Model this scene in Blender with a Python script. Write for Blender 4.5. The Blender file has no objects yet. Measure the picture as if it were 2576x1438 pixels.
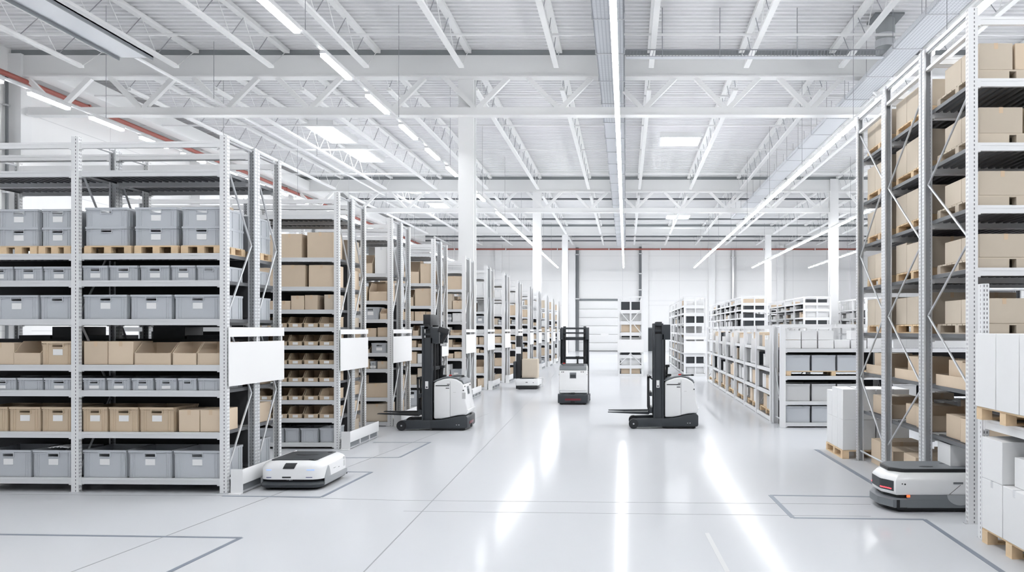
EXPOSURE = 0.47
import bpy, bmesh, math, random
from mathutils import Vector, Matrix
random.seed(11)
SC = bpy.context.scene
COL = SC.collection
PI = math.pi
# ---- camera: 2 m eye line in a long hall, lens shifted so that verticals stay upright
CAM_H, FOC, VX, VY = 2.3, 2000.0, 1575.0, 828.0
def gx(px, Y): return (px - VX) / FOC * Y
def gz(py, Y): return CAM_H - (py - VY) / FOC * Y
def gy(py): return CAM_H * FOC / (py - VY)
def fp(px, py): return ((px - VX) * CAM_H / (py - VY), gy(py))

# ------------------------------------------------------------------ materials
MAT = {}
def newmat(name):
    m = bpy.data.materials.new(name); m.use_nodes = True
    MAT[name] = m
    nt = m.node_tree
    return m, nt, nt.nodes['Principled BSDF'], nt.links
def simple(name, col, rough=0.5, metal=0.0, noise=0.0, scale=8.0, coat=0.0, vary=0.0):
    m, nt, b, L = newmat(name)
    b.inputs['Base Color'].default_value = (*col, 1)
    b.inputs['Roughness'].default_value = rough
    b.inputs['Metallic'].default_value = metal
    b.inputs['Coat Weight'].default_value = coat
    if noise or vary:
        tc = nt.nodes.new('ShaderNodeTexCoord')
        n = nt.nodes.new('ShaderNodeTexNoise'); n.inputs['Scale'].default_value = scale; n.inputs['Detail'].default_value = 4
        L.new(tc.outputs['Object'], n.inputs['Vector'])
        mr = nt.nodes.new('ShaderNodeMapRange')
        mr.inputs['To Min'].default_value = 1 - noise; mr.inputs['To Max'].default_value = 1 + noise
        L.new(n.outputs['Fac'], mr.inputs['Value'])
        val = mr.outputs['Result']
        if vary:
            oi = nt.nodes.new('ShaderNodeObjectInfo')
            m2 = nt.nodes.new('ShaderNodeMapRange'); m2.inputs['To Min'].default_value = 1 - vary; m2.inputs['To Max'].default_value = 1 + vary
            L.new(oi.outputs['Random'], m2.inputs['Value'])
            mu = nt.nodes.new('ShaderNodeMath'); mu.operation = 'MULTIPLY'
            L.new(val, mu.inputs[0]); L.new(m2.outputs['Result'], mu.inputs[1]); val = mu.outputs[0]
        mx = nt.nodes.new('ShaderNodeVectorMath'); mx.operation = 'SCALE'
        mx.inputs[0].default_value = col
        L.new(val, mx.inputs['Scale']); L.new(mx.outputs[0], b.inputs['Base Color'])
    return m
def emit(name, col, strength):
    m, nt, b, L = newmat(name)
    b.inputs['Base Color'].default_value = (*[min(1, c) for c in col], 1)
    b.inputs['Emission Color'].default_value = (*col, 1)
    b.inputs['Emission Strength'].default_value = strength
    return m
simple('white paint', (.84, .845, .85), .42)
simple('rack paint', (.70, .71, .725), .4)
simple('rack white', (.82, .825, .835), .4)
simple('galvanised', (.60, .615, .635), .38, .35, .08, 30)
simple('post shaded', (.66, .675, .69), .4, .1)  # inner posts of the far rows, their shade put into the colour
simple('deck steel', (.15, .155, .165), .5, .3)
simple('deck light', (.55, .565, .58), .45, .3)
simple('cardboard', (.675, .55, .415), .8, 0, .05, 5, 0, .08)
simple('cardboard pale', (.585, .51, .415), .8, 0, .05, 5, 0, .06)
simple('tape', (.66, .50, .34), .35)
simple('white card', (.83, .835, .84), .6, 0, .02, 4, 0, .03)
simple('tan plastic', (.60, .48, .345), .42, 0, .02, 4, 0, .04)
simple('grey plastic', (.515, .54, .575), .42, 0, .03, 3, 0, .04)
simple('pale plastic', (.58, .585, .59), .45, 0, .02, 3, 0, .03)
simple('label paper', (.88, .88, .88), .5)
simple('pallet wood', (.74, .56, .36), .75, 0, .14, 14, 0, .08)
simple('black plastic', (.012, .013, .015), .4)
simple('soft black', (.022, .024, .027), .5)
simple('shade dark', (.035, .036, .04), .7)  # near-black standing in for shade inside the shelves
simple('charcoal', (.036, .042, .049), .45)
simple('mid grey', (.20, .215, .23), .45)
simple('agv grey', (.17, .185, .20), .4)
simple('robot white', (.86, .865, .87), .28, 0, 0, 1, .3)
simple('robot grey', (.36, .375, .39), .35)
simple('red pipe', (.30, .075, .055), .45)
simple('red gloss', (.65, .03, .03), .3)
simple('dark red', (.16, .02, .03), .3)
simple('steel', (.62, .63, .64), .3, .8)
simple('dark pipe', (.14, .15, .16), .5)
simple('ceiling white', (.80, .805, .815), .6)
simple('girder grey', (.86, .865, .865), .5)
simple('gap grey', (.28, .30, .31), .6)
simple('tape grey', (.22, .25, .30), .5)
simple('joint grey', (.30, .31, .33), .6)
simple('wire', (.30, .31, .335), .5)
simple('plastic film', (.75, .76, .78), .15)
emit('lamp diffuser', (.98, .988, 1.0), 40)
emit('skylight glow', (.96, .98, 1.0), 14)
emit('led red', (1, .03, .04), 4)
emit('led blue', (.30, .48, 1), .5)
emit('amber', (1, .12, .03), 1.2)

def floor_mat():
    m, nt, b, L = newmat('polished concrete')
    tc = nt.nodes.new('ShaderNodeTexCoord')
    n = nt.nodes.new('ShaderNodeTexNoise'); n.inputs['Scale'].default_value = .22; n.inputs['Detail'].default_value = 4
    L.new(tc.outputs['Object'], n.inputs['Vector'])
    r = nt.nodes.new('ShaderNodeValToRGB')
    r.color_ramp.elements[0].position = 0; r.color_ramp.elements[0].color = (.58, .595, .622, 1)
    r.color_ramp.elements[1].position = 1; r.color_ramp.elements[1].color = (.64, .655, .678, 1)
    L.new(n.outputs['Fac'], r.inputs['Fac']); L.new(r.outputs['Color'], b.inputs['Base Color'])
    b.inputs['Roughness'].default_value = .13
    b.inputs['Specular IOR Level'].default_value = .018
    return m
floor_mat()
def panel_mat():   # wall cladding: wide panels with fine joints
    m, nt, b, L = newmat('wall panel')
    tc = nt.nodes.new('ShaderNodeTexCoord')
    sx = nt.nodes.new('ShaderNodeSeparateXYZ'); L.new(tc.outputs['Object'], sx.inputs[0])
    add = nt.nodes.new('ShaderNodeMath'); add.operation = 'ADD'
    L.new(sx.outputs['X'], add.inputs[0]); L.new(sx.outputs['Y'], add.inputs[1])
    def line(src, pitch, wid):
        a = nt.nodes.new('ShaderNodeMath'); a.operation = 'MODULO'; a.inputs[1].default_value = pitch
        o = nt.nodes.new('ShaderNodeMath'); o.operation = 'ADD'; o.inputs[1].default_value = 100 * pitch + .37
        L.new(src, o.inputs[0]); L.new(o.outputs[0], a.inputs[0])
        c = nt.nodes.new('ShaderNodeMath'); c.operation = 'LESS_THAN'; c.inputs[1].default_value = wid
        L.new(a.outputs[0], c.inputs[0]); return c.outputs[0]
    v = line(add.outputs[0], 6.0, .035); h = line(sx.outputs['Z'], 2.6, .03)
    mx = nt.nodes.new('ShaderNodeMath'); mx.operation = 'MAXIMUM'; L.new(v, mx.inputs[0]); L.new(h, mx.inputs[1])
    mix = nt.nodes.new('ShaderNodeMix'); mix.data_type = 'RGBA'
    mix.inputs['A'].default_value = (.86, .862, .865, 1); mix.inputs['B'].default_value = (.70, .705, .715, 1)
    L.new(mx.outputs[0], mix.inputs['Factor']); L.new(mix.outputs['Result'], b.inputs['Base Color'])
    b.inputs['Roughness'].default_value = .5
    return m
panel_mat()
def perforated(name, col, hole, metal=0.0, rough=.42):   # rack upright: two columns of punched slots on every face
    m, nt, b, L = newmat(name)
    tc = nt.nodes.new('ShaderNodeTexCoord')
    sp = nt.nodes.new('ShaderNodeSeparateXYZ'); L.new(tc.outputs['Object'], sp.inputs[0])
    sn = nt.nodes.new('ShaderNodeSeparateXYZ'); L.new(tc.outputs['Normal'], sn.inputs[0])
    def mth(op, a, bb=None):
        n = nt.nodes.new('ShaderNodeMath'); n.operation = op
        for i, q in enumerate((a, bb)):
            if q is None: continue
            if isinstance(q, (int, float)): n.inputs[i].default_value = q
            else: L.new(q, n.inputs[i])
        return n.outputs[0]
    fx = mth('GREATER_THAN', mth('ABSOLUTE', sn.outputs['X']), .5)
    side = mth('ADD', mth('MULTIPLY', fx, sp.outputs['Y']), mth('MULTIPLY', mth('SUBTRACT', 1, fx), sp.outputs['X']))
    two = mth('LESS_THAN', mth('ABSOLUTE', mth('SUBTRACT', mth('ABSOLUTE', side), .016)), .0048)
    one = mth('LESS_THAN', mth('ABSOLUTE', mth('SUBTRACT', side, .012)), .0052)
    inx = mth('ADD', mth('MULTIPLY', fx, two), mth('MULTIPLY', mth('SUBTRACT', 1, fx), one))
    z = mth('MODULO', sp.outputs['Z'], .05)
    inz = mth('LESS_THAN', mth('ABSOLUTE', mth('SUBTRACT', z, .025)), .013)
    f = mth('MULTIPLY', inx, inz)
    mix = nt.nodes.new('ShaderNodeMix'); mix.data_type = 'RGBA'
    mix.inputs['A'].default_value = (*col, 1); mix.inputs['B'].default_value = (*hole, 1)
    L.new(f, mix.inputs['Factor']); L.new(mix.outputs['Result'], b.inputs['Base Color'])
    b.inputs['Roughness'].default_value = rough; b.inputs['Metallic'].default_value = metal
    return m
perforated('upright white', (.80, .805, .815), (.10, .105, .115))
perforated('upright galvanised shaded', (.66, .675, .695), (.10, .105, .11), .2)  # galvanised grey; on inner posts it puts their shade into the colour
def mesh_mat():
    m, nt, b, L = newmat('wire mesh')
    tc = nt.nodes.new('ShaderNodeTexCoord')
    sp = nt.nodes.new('ShaderNodeSeparateXYZ'); L.new(tc.outputs['Object'], sp.inputs[0])
    def bars(o, pitch, wid):
        a = nt.nodes.new('ShaderNodeMath'); a.operation = 'ADD'; a.inputs[1].default_value = 500 * pitch; L.new(o, a.inputs[0])
        c = nt.nodes.new('ShaderNodeMath'); c.operation = 'MODULO'; c.inputs[1].default_value = pitch; L.new(a.outputs[0], c.inputs[0])
        d = nt.nodes.new('ShaderNodeMath'); d.operation = 'LESS_THAN'; d.inputs[1].default_value = wid; L.new(c.outputs[0], d.inputs[0]); return d.outputs[0]
    mx = nt.nodes.new('ShaderNodeMath'); mx.operation = 'MAXIMUM'
    L.new(bars(sp.outputs['X'], .1, .03), mx.inputs[0]); L.new(bars(sp.outputs['Y'], .1, .03), mx.inputs[1])
    mix = nt.nodes.new('ShaderNodeMix'); mix.data_type = 'RGBA'
    mix.inputs['A'].default_value = (.62, .64, .67, 1); mix.inputs['B'].default_value = (.40, .42, .46, 1)
    L.new(mx.outputs[0], mix.inputs['Factor']); L.new(mix.outputs['Result'], b.inputs['Base Color'])
    b.inputs['Roughness'].default_value = .45
mesh_mat()

# ------------------------------------------------------------------ mesh builder
class MB:
    def __init__(s): s.v = []; s.f = []; s.m = []; s.mats = []
    def mi(s, mat):
        if mat not in s.mats: s.mats.append(mat)
        return s.mats.index(mat)
    def add(s, vs, fs, mat):
        o = len(s.v); k = s.mi(mat)
        s.v += [tuple(p) for p in vs]
        for f in fs: s.f.append(tuple(o + i for i in f)); s.m.append(k)
        return s
    def box(s, x0, x1, y0, y1, z0, z1, mat):
        vs = [(x, y, z) for x in (x0, x1) for y in (y0, y1) for z in (z0, z1)]
        return s.add(vs, [(0, 1, 3, 2), (4, 6, 7, 5), (0, 4, 5, 1), (2, 3, 7, 6), (0, 2, 6, 4), (1, 5, 7, 3)], mat)
    def quad(s, pts, mat): return s.add(pts, [tuple(range(len(pts)))], mat)
    def loft(s, loops, mat, cap=True):
        n = len(loops[0]); vs = [p for l in loops for p in l]; fs = []
        for i in range(len(loops) - 1):
            for j in range(n):
                a = i * n + j; b = i * n + (j + 1) % n
                fs.append((a, b, b + n, a + n))
        if cap: fs.append(tuple(reversed(range(n)))); fs.append(tuple(range((len(loops) - 1) * n, len(loops) * n)))
        return s.add(vs, fs, mat)
    def prism_y(s, pts, y0, y1, mat):   # side profile (x, z) pulled across y
        return s.loft([[(x, y0, z) for x, z in pts], [(x, y1, z) for x, z in pts]], mat)
    def prism_z(s, pts, z0, z1, mat):
        return s.loft([[(x, y, z0) for x, y in pts], [(x, y, z1) for x, y in pts]], mat)
    def prism_x(s, pts, x0, x1, mat):
        return s.loft([[(x0, y, z) for y, z in pts], [(x1, y, z) for y, z in pts]], mat)
    def bar(s, p, q, w, h, mat, n=4):   # straight member between two points (n sides)
        p = Vector(p); q = Vector(q); d = (q - p).normalized()
        up = Vector((0, 0, 1)) if abs(d.z) < .95 else Vector((0, 1, 0))
        a = d.cross(up).normalized(); b = a.cross(d).normalized()
        if n == 4: ring = [(-w / 2, -h / 2), (w / 2, -h / 2), (w / 2, h / 2), (-w / 2, h / 2)]
        else: ring = [(w / 2 * math.cos(2 * PI * i / n), h / 2 * math.sin(2 * PI * i / n)) for i in range(n)]
        return s.loft([[p + a * i + b * j for i, j in ring], [q + a * i + b * j for i, j in ring]], mat)
    def tube(s, p, q, r, mat, n=8): return s.bar(p, q, 2 * r, 2 * r, mat, n)
    def mesh(s, name, bevel=0, seg=2, smooth=False, angle=35):
        me = bpy.data.meshes.new(name)
        me.from_pydata(s.v, [], s.f)
        for m in s.mats: me.materials.append(MAT[m])
        me.polygons.foreach_set('material_index', s.m)
        bm = bmesh.new(); bm.from_mesh(me)
        bmesh.ops.recalc_face_normals(bm, faces=bm.faces)
        if bevel:
            es = [e for e in bm.edges if len(e.link_faces) == 2 and e.calc_face_angle(0) > math.radians(angle)]
            bmesh.ops.bevel(bm, geom=es, offset=bevel, segments=seg, affect='EDGES', profile=.5, clamp_overlap=True)
        if bevel or smooth:
            for f in bm.faces: f.smooth = True
            for e in bm.edges:
                if len(e.link_faces) == 2 and e.calc_face_angle(0) > math.radians(40): e.smooth = False
        bm.to_mesh(me); bm.free(); me.update()
        return me
def bx(x0, x1, y0, y1, z0, z1, mat, name='part', bevel=0):
    return MB().box(x0, x1, y0, y1, z0, z1, mat).mesh(name, bevel)

# ------------------------------------------------------------------ objects
def link(name, data, parent=None, loc=(0, 0, 0), rot=0.0):
    o = bpy.data.objects.new(name, data); COL.objects.link(o)
    o.location = loc; o.rotation_euler = (0, 0, rot)
    if parent is not None: o.parent = parent
    return o
def tag(o, label, cat, group=None, kind=None):
    o['label'] = label; o['category'] = cat
    if group: o['group'] = group
    if kind: o['kind'] = kind
    return o
def thing(name, label, cat, loc=(0, 0, 0), rot=0.0, group=None):
    return tag(link(name, None, None, loc, rot), label, cat, group)
def single(name, mesh, label, cat, loc=(0, 0, 0), rot=0.0, group=None):
    return tag(link(name, mesh, None, loc, rot), label, cat, group)
def struct(name, mesh, loc=(0, 0, 0), rot=0.0, parent=None):
    o = link(name, mesh, parent, loc, rot)
    if parent is None: o['kind'] = 'structure'
    return o
def make(spec, label, loc, rot=0.0, group=None):
    """spec = (name, category, [(part, mesh, loc, [sub-parts ...]), ...]); one part list per kind, meshes shared"""
    name, cat, parts = spec
    if len(parts) == 1 and parts[0][0] == name:
        return single(name, parts[0][1], label, cat, loc, rot, group)
    t = thing(name, label, cat, loc, rot, group)
    for p in parts:
        o = link(p[0], p[1], t, p[2] if len(p) > 2 else (0, 0, 0))
        for q in (p[3] if len(p) > 3 else ()): link(q[0], q[1], o, q[2] if len(q) > 2 else (0, 0, 0))
    return t
CACHE = {}
def cached(fn):
    def g(*a):
        k = (fn.__name__,) + a
        if k not in CACHE: CACHE[k] = fn(*a)
        return CACHE[k]
    return g
ORD = 'zeroth first second third fourth fifth sixth seventh eighth ninth tenth eleventh twelfth thirteenth fourteenth fifteenth sixteenth seventeenth eighteenth nineteenth twentieth'.split()
TENS = ['', '', 'twenty', 'thirty', 'forty']
def nth(k):
    if k <= 20: return ORD[k]
    if k % 10 == 0: return TENS[k // 10][:-1] + 'ieth'
    return TENS[k // 10] + '-' + ORD[k % 10]
# ------------------------------------------------------------------ goods: local x across the front, y = depth (front at 0), z up
@cached
def bin_spec(w, d, h, mat='grey plastic', card=True, rib=True, hole=True):
    t, x = .012, w / 2 - .005
    hw, h0, h1 = min(.075, w * .17), h - max(.075, h * .24), h - max(.035, h * .105)
    b = MB()
    b.box(-x + .006, x - .006, .006, d - .006, 0, t, mat)
    b.box(-x + .006, -x + t + .006, .006, d - .006, t, h, mat); b.box(x - t - .006, x - .006, .006, d - .006, t, h, mat)
    b.box(-x + t, x - t, d - t - .006, d - .006, t, h, mat)
    if hole:
        b.box(-x + t, x - t, .006, t + .006, t, h0, mat); b.box(-x + t, x - t, .006, t + .006, h1, h, mat)
        b.box(-x + t, -hw, .006, t + .006, h0, h1, mat); b.box(hw, x - t, .006, t + .006, h0, h1, mat)
    else:
        b.box(-x + t, x - t, .006, t + .006, t, h, mat)
    if rib:
        for s in (-1, 1):
            for q in (.05, .085):
                if w > .3 or q < .06:
                    b.box(s * (x - q) - .004, s * (x - q) + .004, 0, .007, .01, h - .03, mat)
            for yy in (.06, .12, d / 2, d - .12, d - .06):
                b.box(s * (x - .003) - .004, s * (x - .003) + .004, yy - .004, yy + .004, .01, h - .03, mat)
    parts = [('body', b.mesh('bin_body'))]
    r = MB()
    for z0, z1, o in ((h - .03, h, 0.0),):
        r.box(-x, x, -.001, .012, z0 - .022, z0 - .012, mat); r.box(-x, x, -.007, .012, z0, z1, mat); r.box(-x, x, d - .012, d, z0, z1, mat)
        r.box(-x, -x + .014, .012, d - .012, z0, z1, mat); r.box(x - .014, x, .012, d - .012, z0, z1, mat)
    parts.append(('rim', r.mesh('bin_rim')))
    if hole:
        g = MB()
        g.box(-hw - .012, hw + .012, -.006, .008, h1, h1 + .012, mat); g.box(-hw - .012, hw + .012, -.006, .008, h0 - .012, h0, mat)
        g.box(-hw - .012, -hw, -.006, .008, h0, h1, mat); g.box(hw, hw + .012, -.006, .008, h0, h1, mat)
        parts.append(('handle', g.mesh('bin_handle')))
    if card:
        ch = min(.085, h * .3); top = h0 - .032
        parts.append(('label_card', bx(-.07, .07, .001, .005, max(.02, top - ch), top, 'label paper')))
    return ('storage_bin', 'bin', parts)
@cached
def pick_spec(w, d, h, mat='tan plastic'):   # open-fronted picking bin with a low lip
    x, t, lip = w / 2, .010, h * .40
    b = MB()
    b.box(-x, x, 0, d, 0, t, mat); b.box(-x, x, d - t, d, t, h, mat); b.box(-x, x, 0, t, t, lip, mat)
    for s in (-1, 1):
        prof = [(0, 0), (d, 0), (d, h), (d * .30, h), (d * .26, h * .9), (.045, lip + .01), (0, lip)]
        b.prism_x(prof, s * x - (t if s > 0 else 0), s * x + (t if s < 0 else 0), mat)
        b.box(s * x - .006, s * x + .006, d * .3, d, h - .012, h + .004, mat)
    b.box(-x, x, -.004, t, lip - .012, lip, mat)
    return ('picking_bin', 'bin', [('body', b.mesh('pick_body')), ('label_card', bx(-min(.05, w * .3), min(.05, w * .3), -.006, -.001, .012, lip - .016, 'label paper'))])
@cached
def carton_spec(w, d, h, mat='cardboard', tape=True, seam=True):
    x = w / 2
    b = MB().box(-x, x, 0, d, 0, h, mat)
    parts = [('carton', b.mesh('carton_body', .004, 1))]
    if tape:
        t = MB().box(-.024, .024, -.0012, d + .001, h - .0005, h + .0012, 'tape' if 'white' not in mat else 'plastic film')
        t.box(-.024, .024, -.0014, 0, h - .07, h, 'tape' if 'white' not in mat else 'plastic film')
        parts.append(('packing_tape', t.mesh('tape')))
    nm = {'cardboard': 'cardboard_box', 'cardboard pale': 'cardboard_box', 'white card': 'white_carton'}.get(mat, 'storage_crate')
    if not tape: return (nm, 'box', [(nm, parts[0][1])])
    return (nm, 'box', [('body',) + parts[0][1:], parts[1]])
@cached
def open_carton_spec(w, d, h, lip, mat='cardboard'):   # display carton: front cut down to a lip
    x, t = w / 2, .008
    b = MB().box(-x, x, 0, d, 0, t, mat)
    b.box(-x, x, d - t, d, t, h, mat); b.box(-x, x, 0, t, t, lip, mat)
    for s in (-1, 1):
        b.prism_x([(0, 0), (d, 0), (d, h), (d * .35, h), (0, lip)], s * x - (t if s > 0 else 0), s * x + (t if s < 0 else 0), mat)
    return ('open_carton', 'box', [('open_carton', b.mesh('open_carton'))])
@cached
def tray_spec(w, d, h, mat='white card'):  # low open box
    x, t = w / 2, .008
    b = MB().box(-x, x, 0, d, 0, t, mat).box(-x, x, d - t, d, t, h, mat).box(-x, x, 0, t, t, h, mat)
    b.box(-x, -x + t, t, d - t, t, h, mat).box(x - t, x, t, d - t, t, h, mat)
    return ('open_box', 'box', [('open_box', b.mesh('open_box'))])
@cached
def pallet_spec(w, d, h=.13, bw=.1, parts=True, m='pallet wood'):
    x = w / 2
    top = MB(); n = max(5, int(d / .16))
    for i in range(n):
        y0 = i * d / n + .006; top.box(-x, x, y0, (i + 1) * d / n - .012, h - .02, h, m)
    bot = MB()
    for xx in (-x, -bw / 2, x - bw): bot.box(xx, xx + bw, 0, d, 0, .018, m)
    bl = bx(0, bw, 0, .11, .018, h - .02, m)
    if not parts:
        for xx in (-x, -bw / 2, x - bw):
            for yy in (0, d / 2 - .055, d - .11): top.box(xx, xx + bw, yy, yy + .11, .018, h - .02, m)
        top.v += []; 
        for xx in (-x, -bw / 2, x - bw): top.box(xx, xx + bw, 0, d, 0, .018, m)
        return ('pallet', 'pallet', [('pallet', top.mesh('pallet'))])
    ps = [('top_boards', top.mesh('pallet_top')), ('bottom_boards', bot.mesh('pallet_bottom'))]
    for xx in (-x, -bw / 2, x - bw):
        for yy in (0, d / 2 - .055, d - .11): ps.append(('block', bl, (xx, yy, 0)))
    return ('pallet', 'pallet', ps)

# ------------------------------------------------------------------ racks
@cached
def post_mesh(h, w, d, mat):   # open lipped channel with folded edges
    b = MB(); x, y = w / 2, d / 2; t = .004
    out = [(-x, -y), (x, -y), (x, y), (x - .022, y), (x - .022, y - t), (x - t, y - t), (x - t, -y + t), (-x + t, -y + t), (-x + t, y - t), (-x + .022, y - t), (-x + .022, y), (-x, y)]
    b.prism_z(out, 0, h, mat)
    return b.mesh('upright')
@cached
def beam_mesh(L, h, mat):   # box beam, top at z = 0, running along +x
    b = MB().box(0, L, -.022, .022, -h, 0, mat).box(0, L, -.026, -.022, -h * .36, -h * .28, mat)
    b.box(0, .04, -.0265, .0265, -h - .015, -.001, mat); b.box(L - .04, L, -.0265, .0265, -h - .015, -.001, mat)
    return b.mesh('beam')
@cached
def deck_mesh(L, d, mat):   # ribbed steel deck, ribs run in depth
    b = MB(); n = max(3, int(L / .1)); p = L / n; prof = []
    for i in range(n):
        x = i * p
        prof += [(x, 0), (x + p * .45, 0), (x + p * .55, -.028), (x + p * .95, -.028)]
    prof.append((L, 0))
    lo = [(x, z - .004) for x, z in reversed(prof)]
    pts = prof + lo
    N = len(prof)
    vs = [(x, y, z) for y in (0, d) for x, z in prof]
    b.add(vs, [(i, i + 1, N + i + 1, N + i) for i in range(N - 1)], mat)
    b.box(0, .012, 0, d, -.045, .004, mat); b.box(L - .012, L, 0, d, -.045, .004, mat)
    return b.mesh('deck')
@cached
def brace_mesh(dy, dz, r, mat):
    return MB().tube((0, 0, 0), (0, dy, dz), r, mat, 6).mesh('brace', 0, 1, True)
@cached
def foot_mesh(w): return MB().box(-w * .8, w * .8, -w * .36, w * .36, 0, .008, 'galvanised').box(w * .5, w * .62, -.012, .012, .008, .025, 'steel').mesh('foot_plate')
class Rack:
    """A frame row. u = run along the front from the aisle end, v = depth from the front, both in metres.
    sgn -1 when u runs against local x."""
    def __init__(s, label, org, sgn=-1, rot=0.0, bays=(2.1,), depth=.76, height=5.0, levels=(), beam=.085, pw=.1, pd=.07,
                 posts='upright white', posts_in=None, paint='rack paint', deck='deck steel', frames=None, zig=1.1, z0=.25, zig_flip=False,
                 ties=(), low_bar=True, foot=True, group='pallet racks', braces=True, brace_mat='galvanised', name='pallet_rack', decked=None, tie_paint='rack white', shade_backs=()):
        s.org, s.sgn, s.rot, s.depth, s.bays = Vector((org[0], org[1], 0)), sgn, rot, depth, bays
        s.name_ = label; R = s.root = thing(name, label, 'shelving', s.org, rot, group)
        us = [0.0]
        for b in bays: us.append(us[-1] + b)
        s.us = us; s.span = us[-1]
        for i, u in enumerate(us):
            for v in (0, depth):
                hh = height
                pm = posts if v == 0 or posts_in is None else posts_in
                p = link('upright', post_mesh(round(hh, 3), pw, pd, pm), R, (sgn * u, v, 0), 0 if v == 0 else PI)
                if foot: link('foot_plate', foot_mesh(pw), p)
            if braces and (frames is None or i in frames):
                z = z0; k = 1 if zig_flip else 0; iy = pd / 2 + .005
                while z + zig < height - .1:
                    a, bb = (iy, depth - iy) if k % 2 == 0 else (depth - iy, iy)
                    link('brace', brace_mesh(round(bb - a, 3), round(zig, 3), .016, brace_mat), R, (sgn * u, a, z)); z += zig; k += 1
                for zz in ((.18, height - .06) if low_bar else (height - .06,)):
                    link('brace', brace_mesh(round(depth - 2 * iy, 3), 0.0, .016, brace_mat), R, (sgn * u, iy, zz))
        for i, b in enumerate(bays):
            L = round(b - pw, 4); x0 = min(sgn * (us[i] + pw / 2), sgn * (us[i + 1] - pw / 2))
            for z in levels:
                for v in (0, depth): link('beam', beam_mesh(L, beam, paint), R, (x0, v, z), 0)
                if decked is None or z in decked:
                    link('shelf_deck', deck_mesh(L, round(depth - .052, 4), deck), R, (x0, .026, z - .002))
            for z0_, z1_ in shade_backs:
                link('shade_sheet', bx(0, L, -.004, .004, z0_, z1_, 'shade dark'), R, (x0, depth - .034, 0))  # added dark sheet, imitates the shade deep in the shelf
            for z in ties:
                for v in (0, depth): link('tie_beam', beam_mesh(L, beam, tie_paint), R, (x0, v, z))
    def P(s, u, v, z):
        c, n = math.cos(s.rot), math.sin(s.rot); x = s.sgn * u
        return (s.org.x + c * x - n * v, s.org.y + n * x + c * v, z)
    def put(s, spec, u, v, z, label, group=None, turn=0.0):
        return make(spec, label, s.P(u, v, z), s.rot + turn, group)
def qz(x): return round(x, 3)
# ------------------------------------------------------------------ the hall
XL, XR, YS, YB, ZC = -21.5, 31.0, -22.0, 84.0, 12.07
struct('floor', bx(XL - .3, XR + .3, YS, YB + .3, -.2, 0, 'polished concrete'))
struct('wall_left', bx(XL - .3, XL, YS, YB + .3, 0, ZC + .4, 'wall panel'))
struct('wall_right', bx(XR, XR + .3, YS, YB + .3, 0, ZC + .4, 'wall panel'))
struct('wall_back', bx(XL, XR, YB, YB + .3, 0, ZC + .4, 'wall panel'))
struct('wall_front', bx(XL, XR, YS - .3, YS, 0, ZC + .4, 'wall panel'))
# ribbed roof deck
b = MB(); P_ = .3; n = int((YB - YS) / P_); prof = []
for i in range(n + 1):
    y = YS + i * P_
    prof += [(y, ZC), (y + .12, ZC), (y + .16, ZC + .09), (y + .26, ZC + .09)]
N = len(prof)
b.add([(x, y, z) for x in (XL, XR) for y, z in prof], [(i, i + 1, N + i + 1, N + i) for i in range(N - 1)], 'ceiling white')
b.box(XL, XR, YS, YB, ZC + .2, ZC + .3, 'ceiling white')
struct('ceiling', b.mesh('roof_deck'))
GIRD = (4.6, 27.9, 51.0, 74.2)
for gyy in GIRD:
    g = link('roof_girder', None, None, (0, gyy, 0)); g['kind'] = 'structure'; tag(g, 'white steel truss girder spanning the hall under the ribbed roof', 'girder', 'roof girders')
    link('top_chord', bx(XL, XR, -.14, .14, 11.16, 11.87, 'girder grey'), g)
    link('bottom_flange', bx(XL, XR, -.22, .22, 11.10, 11.16, 'girder grey'), g)
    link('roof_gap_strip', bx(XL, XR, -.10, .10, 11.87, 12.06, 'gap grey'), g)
    if gyy > 70: continue
    link('lower_chord', MB().box(XL + .6, XR, -.13, .13, 9.80, 10.06, 'girder grey').box(XL + .6, XR, -.2, .2, 9.77, 9.80, 'girder grey').mesh('lc'), g)
    x = -19.9; k = 0
    while x < XR - 1.2:
        for s in (-1, 1):
            link('diagonal', MB().bar((x + s * .05, 0, 10.04), (x + s * 1.12, 0, 11.12), .16, .16, 'girder grey').mesh('diag'), g)
        x += 2.93
for cx, cy in ((-5.64, 28.25), (13.5, 28.25), (-5.72, 51.2), (13.3, 51.0), (-5.72, 74.5), (13.3, 74.5), (13.3, 4.6)):
    c = MB().box(-.27, .27, -.25, -.19, 0, 11.9, 'white paint').box(-.27, .27, .19, .25, 0, 11.9, 'white paint').box(-.10, .10, -.19, .19, 0, 11.9, 'white paint')
    c.box(-.34, .34, -.32, .32, 0, .03, 'white paint')
    struct('column', c.mesh('column'), (cx, cy, 0))
# pilasters on the walls
for i, Y in enumerate((27.9, 39.5, 51, 62.5, 74.2)):
    struct('pilaster', bx(0, .45, -.25, .25, 0, 11.9, 'white paint'), (XL, Y, 0))
for px in (1440, 1622, 1790, 1962, 2146, 1255):
    struct('pilaster', bx(-.35, .35, -.3, 0, 0, 11.2, 'white paint'), (gx(px, YB), YB, 0))
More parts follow.
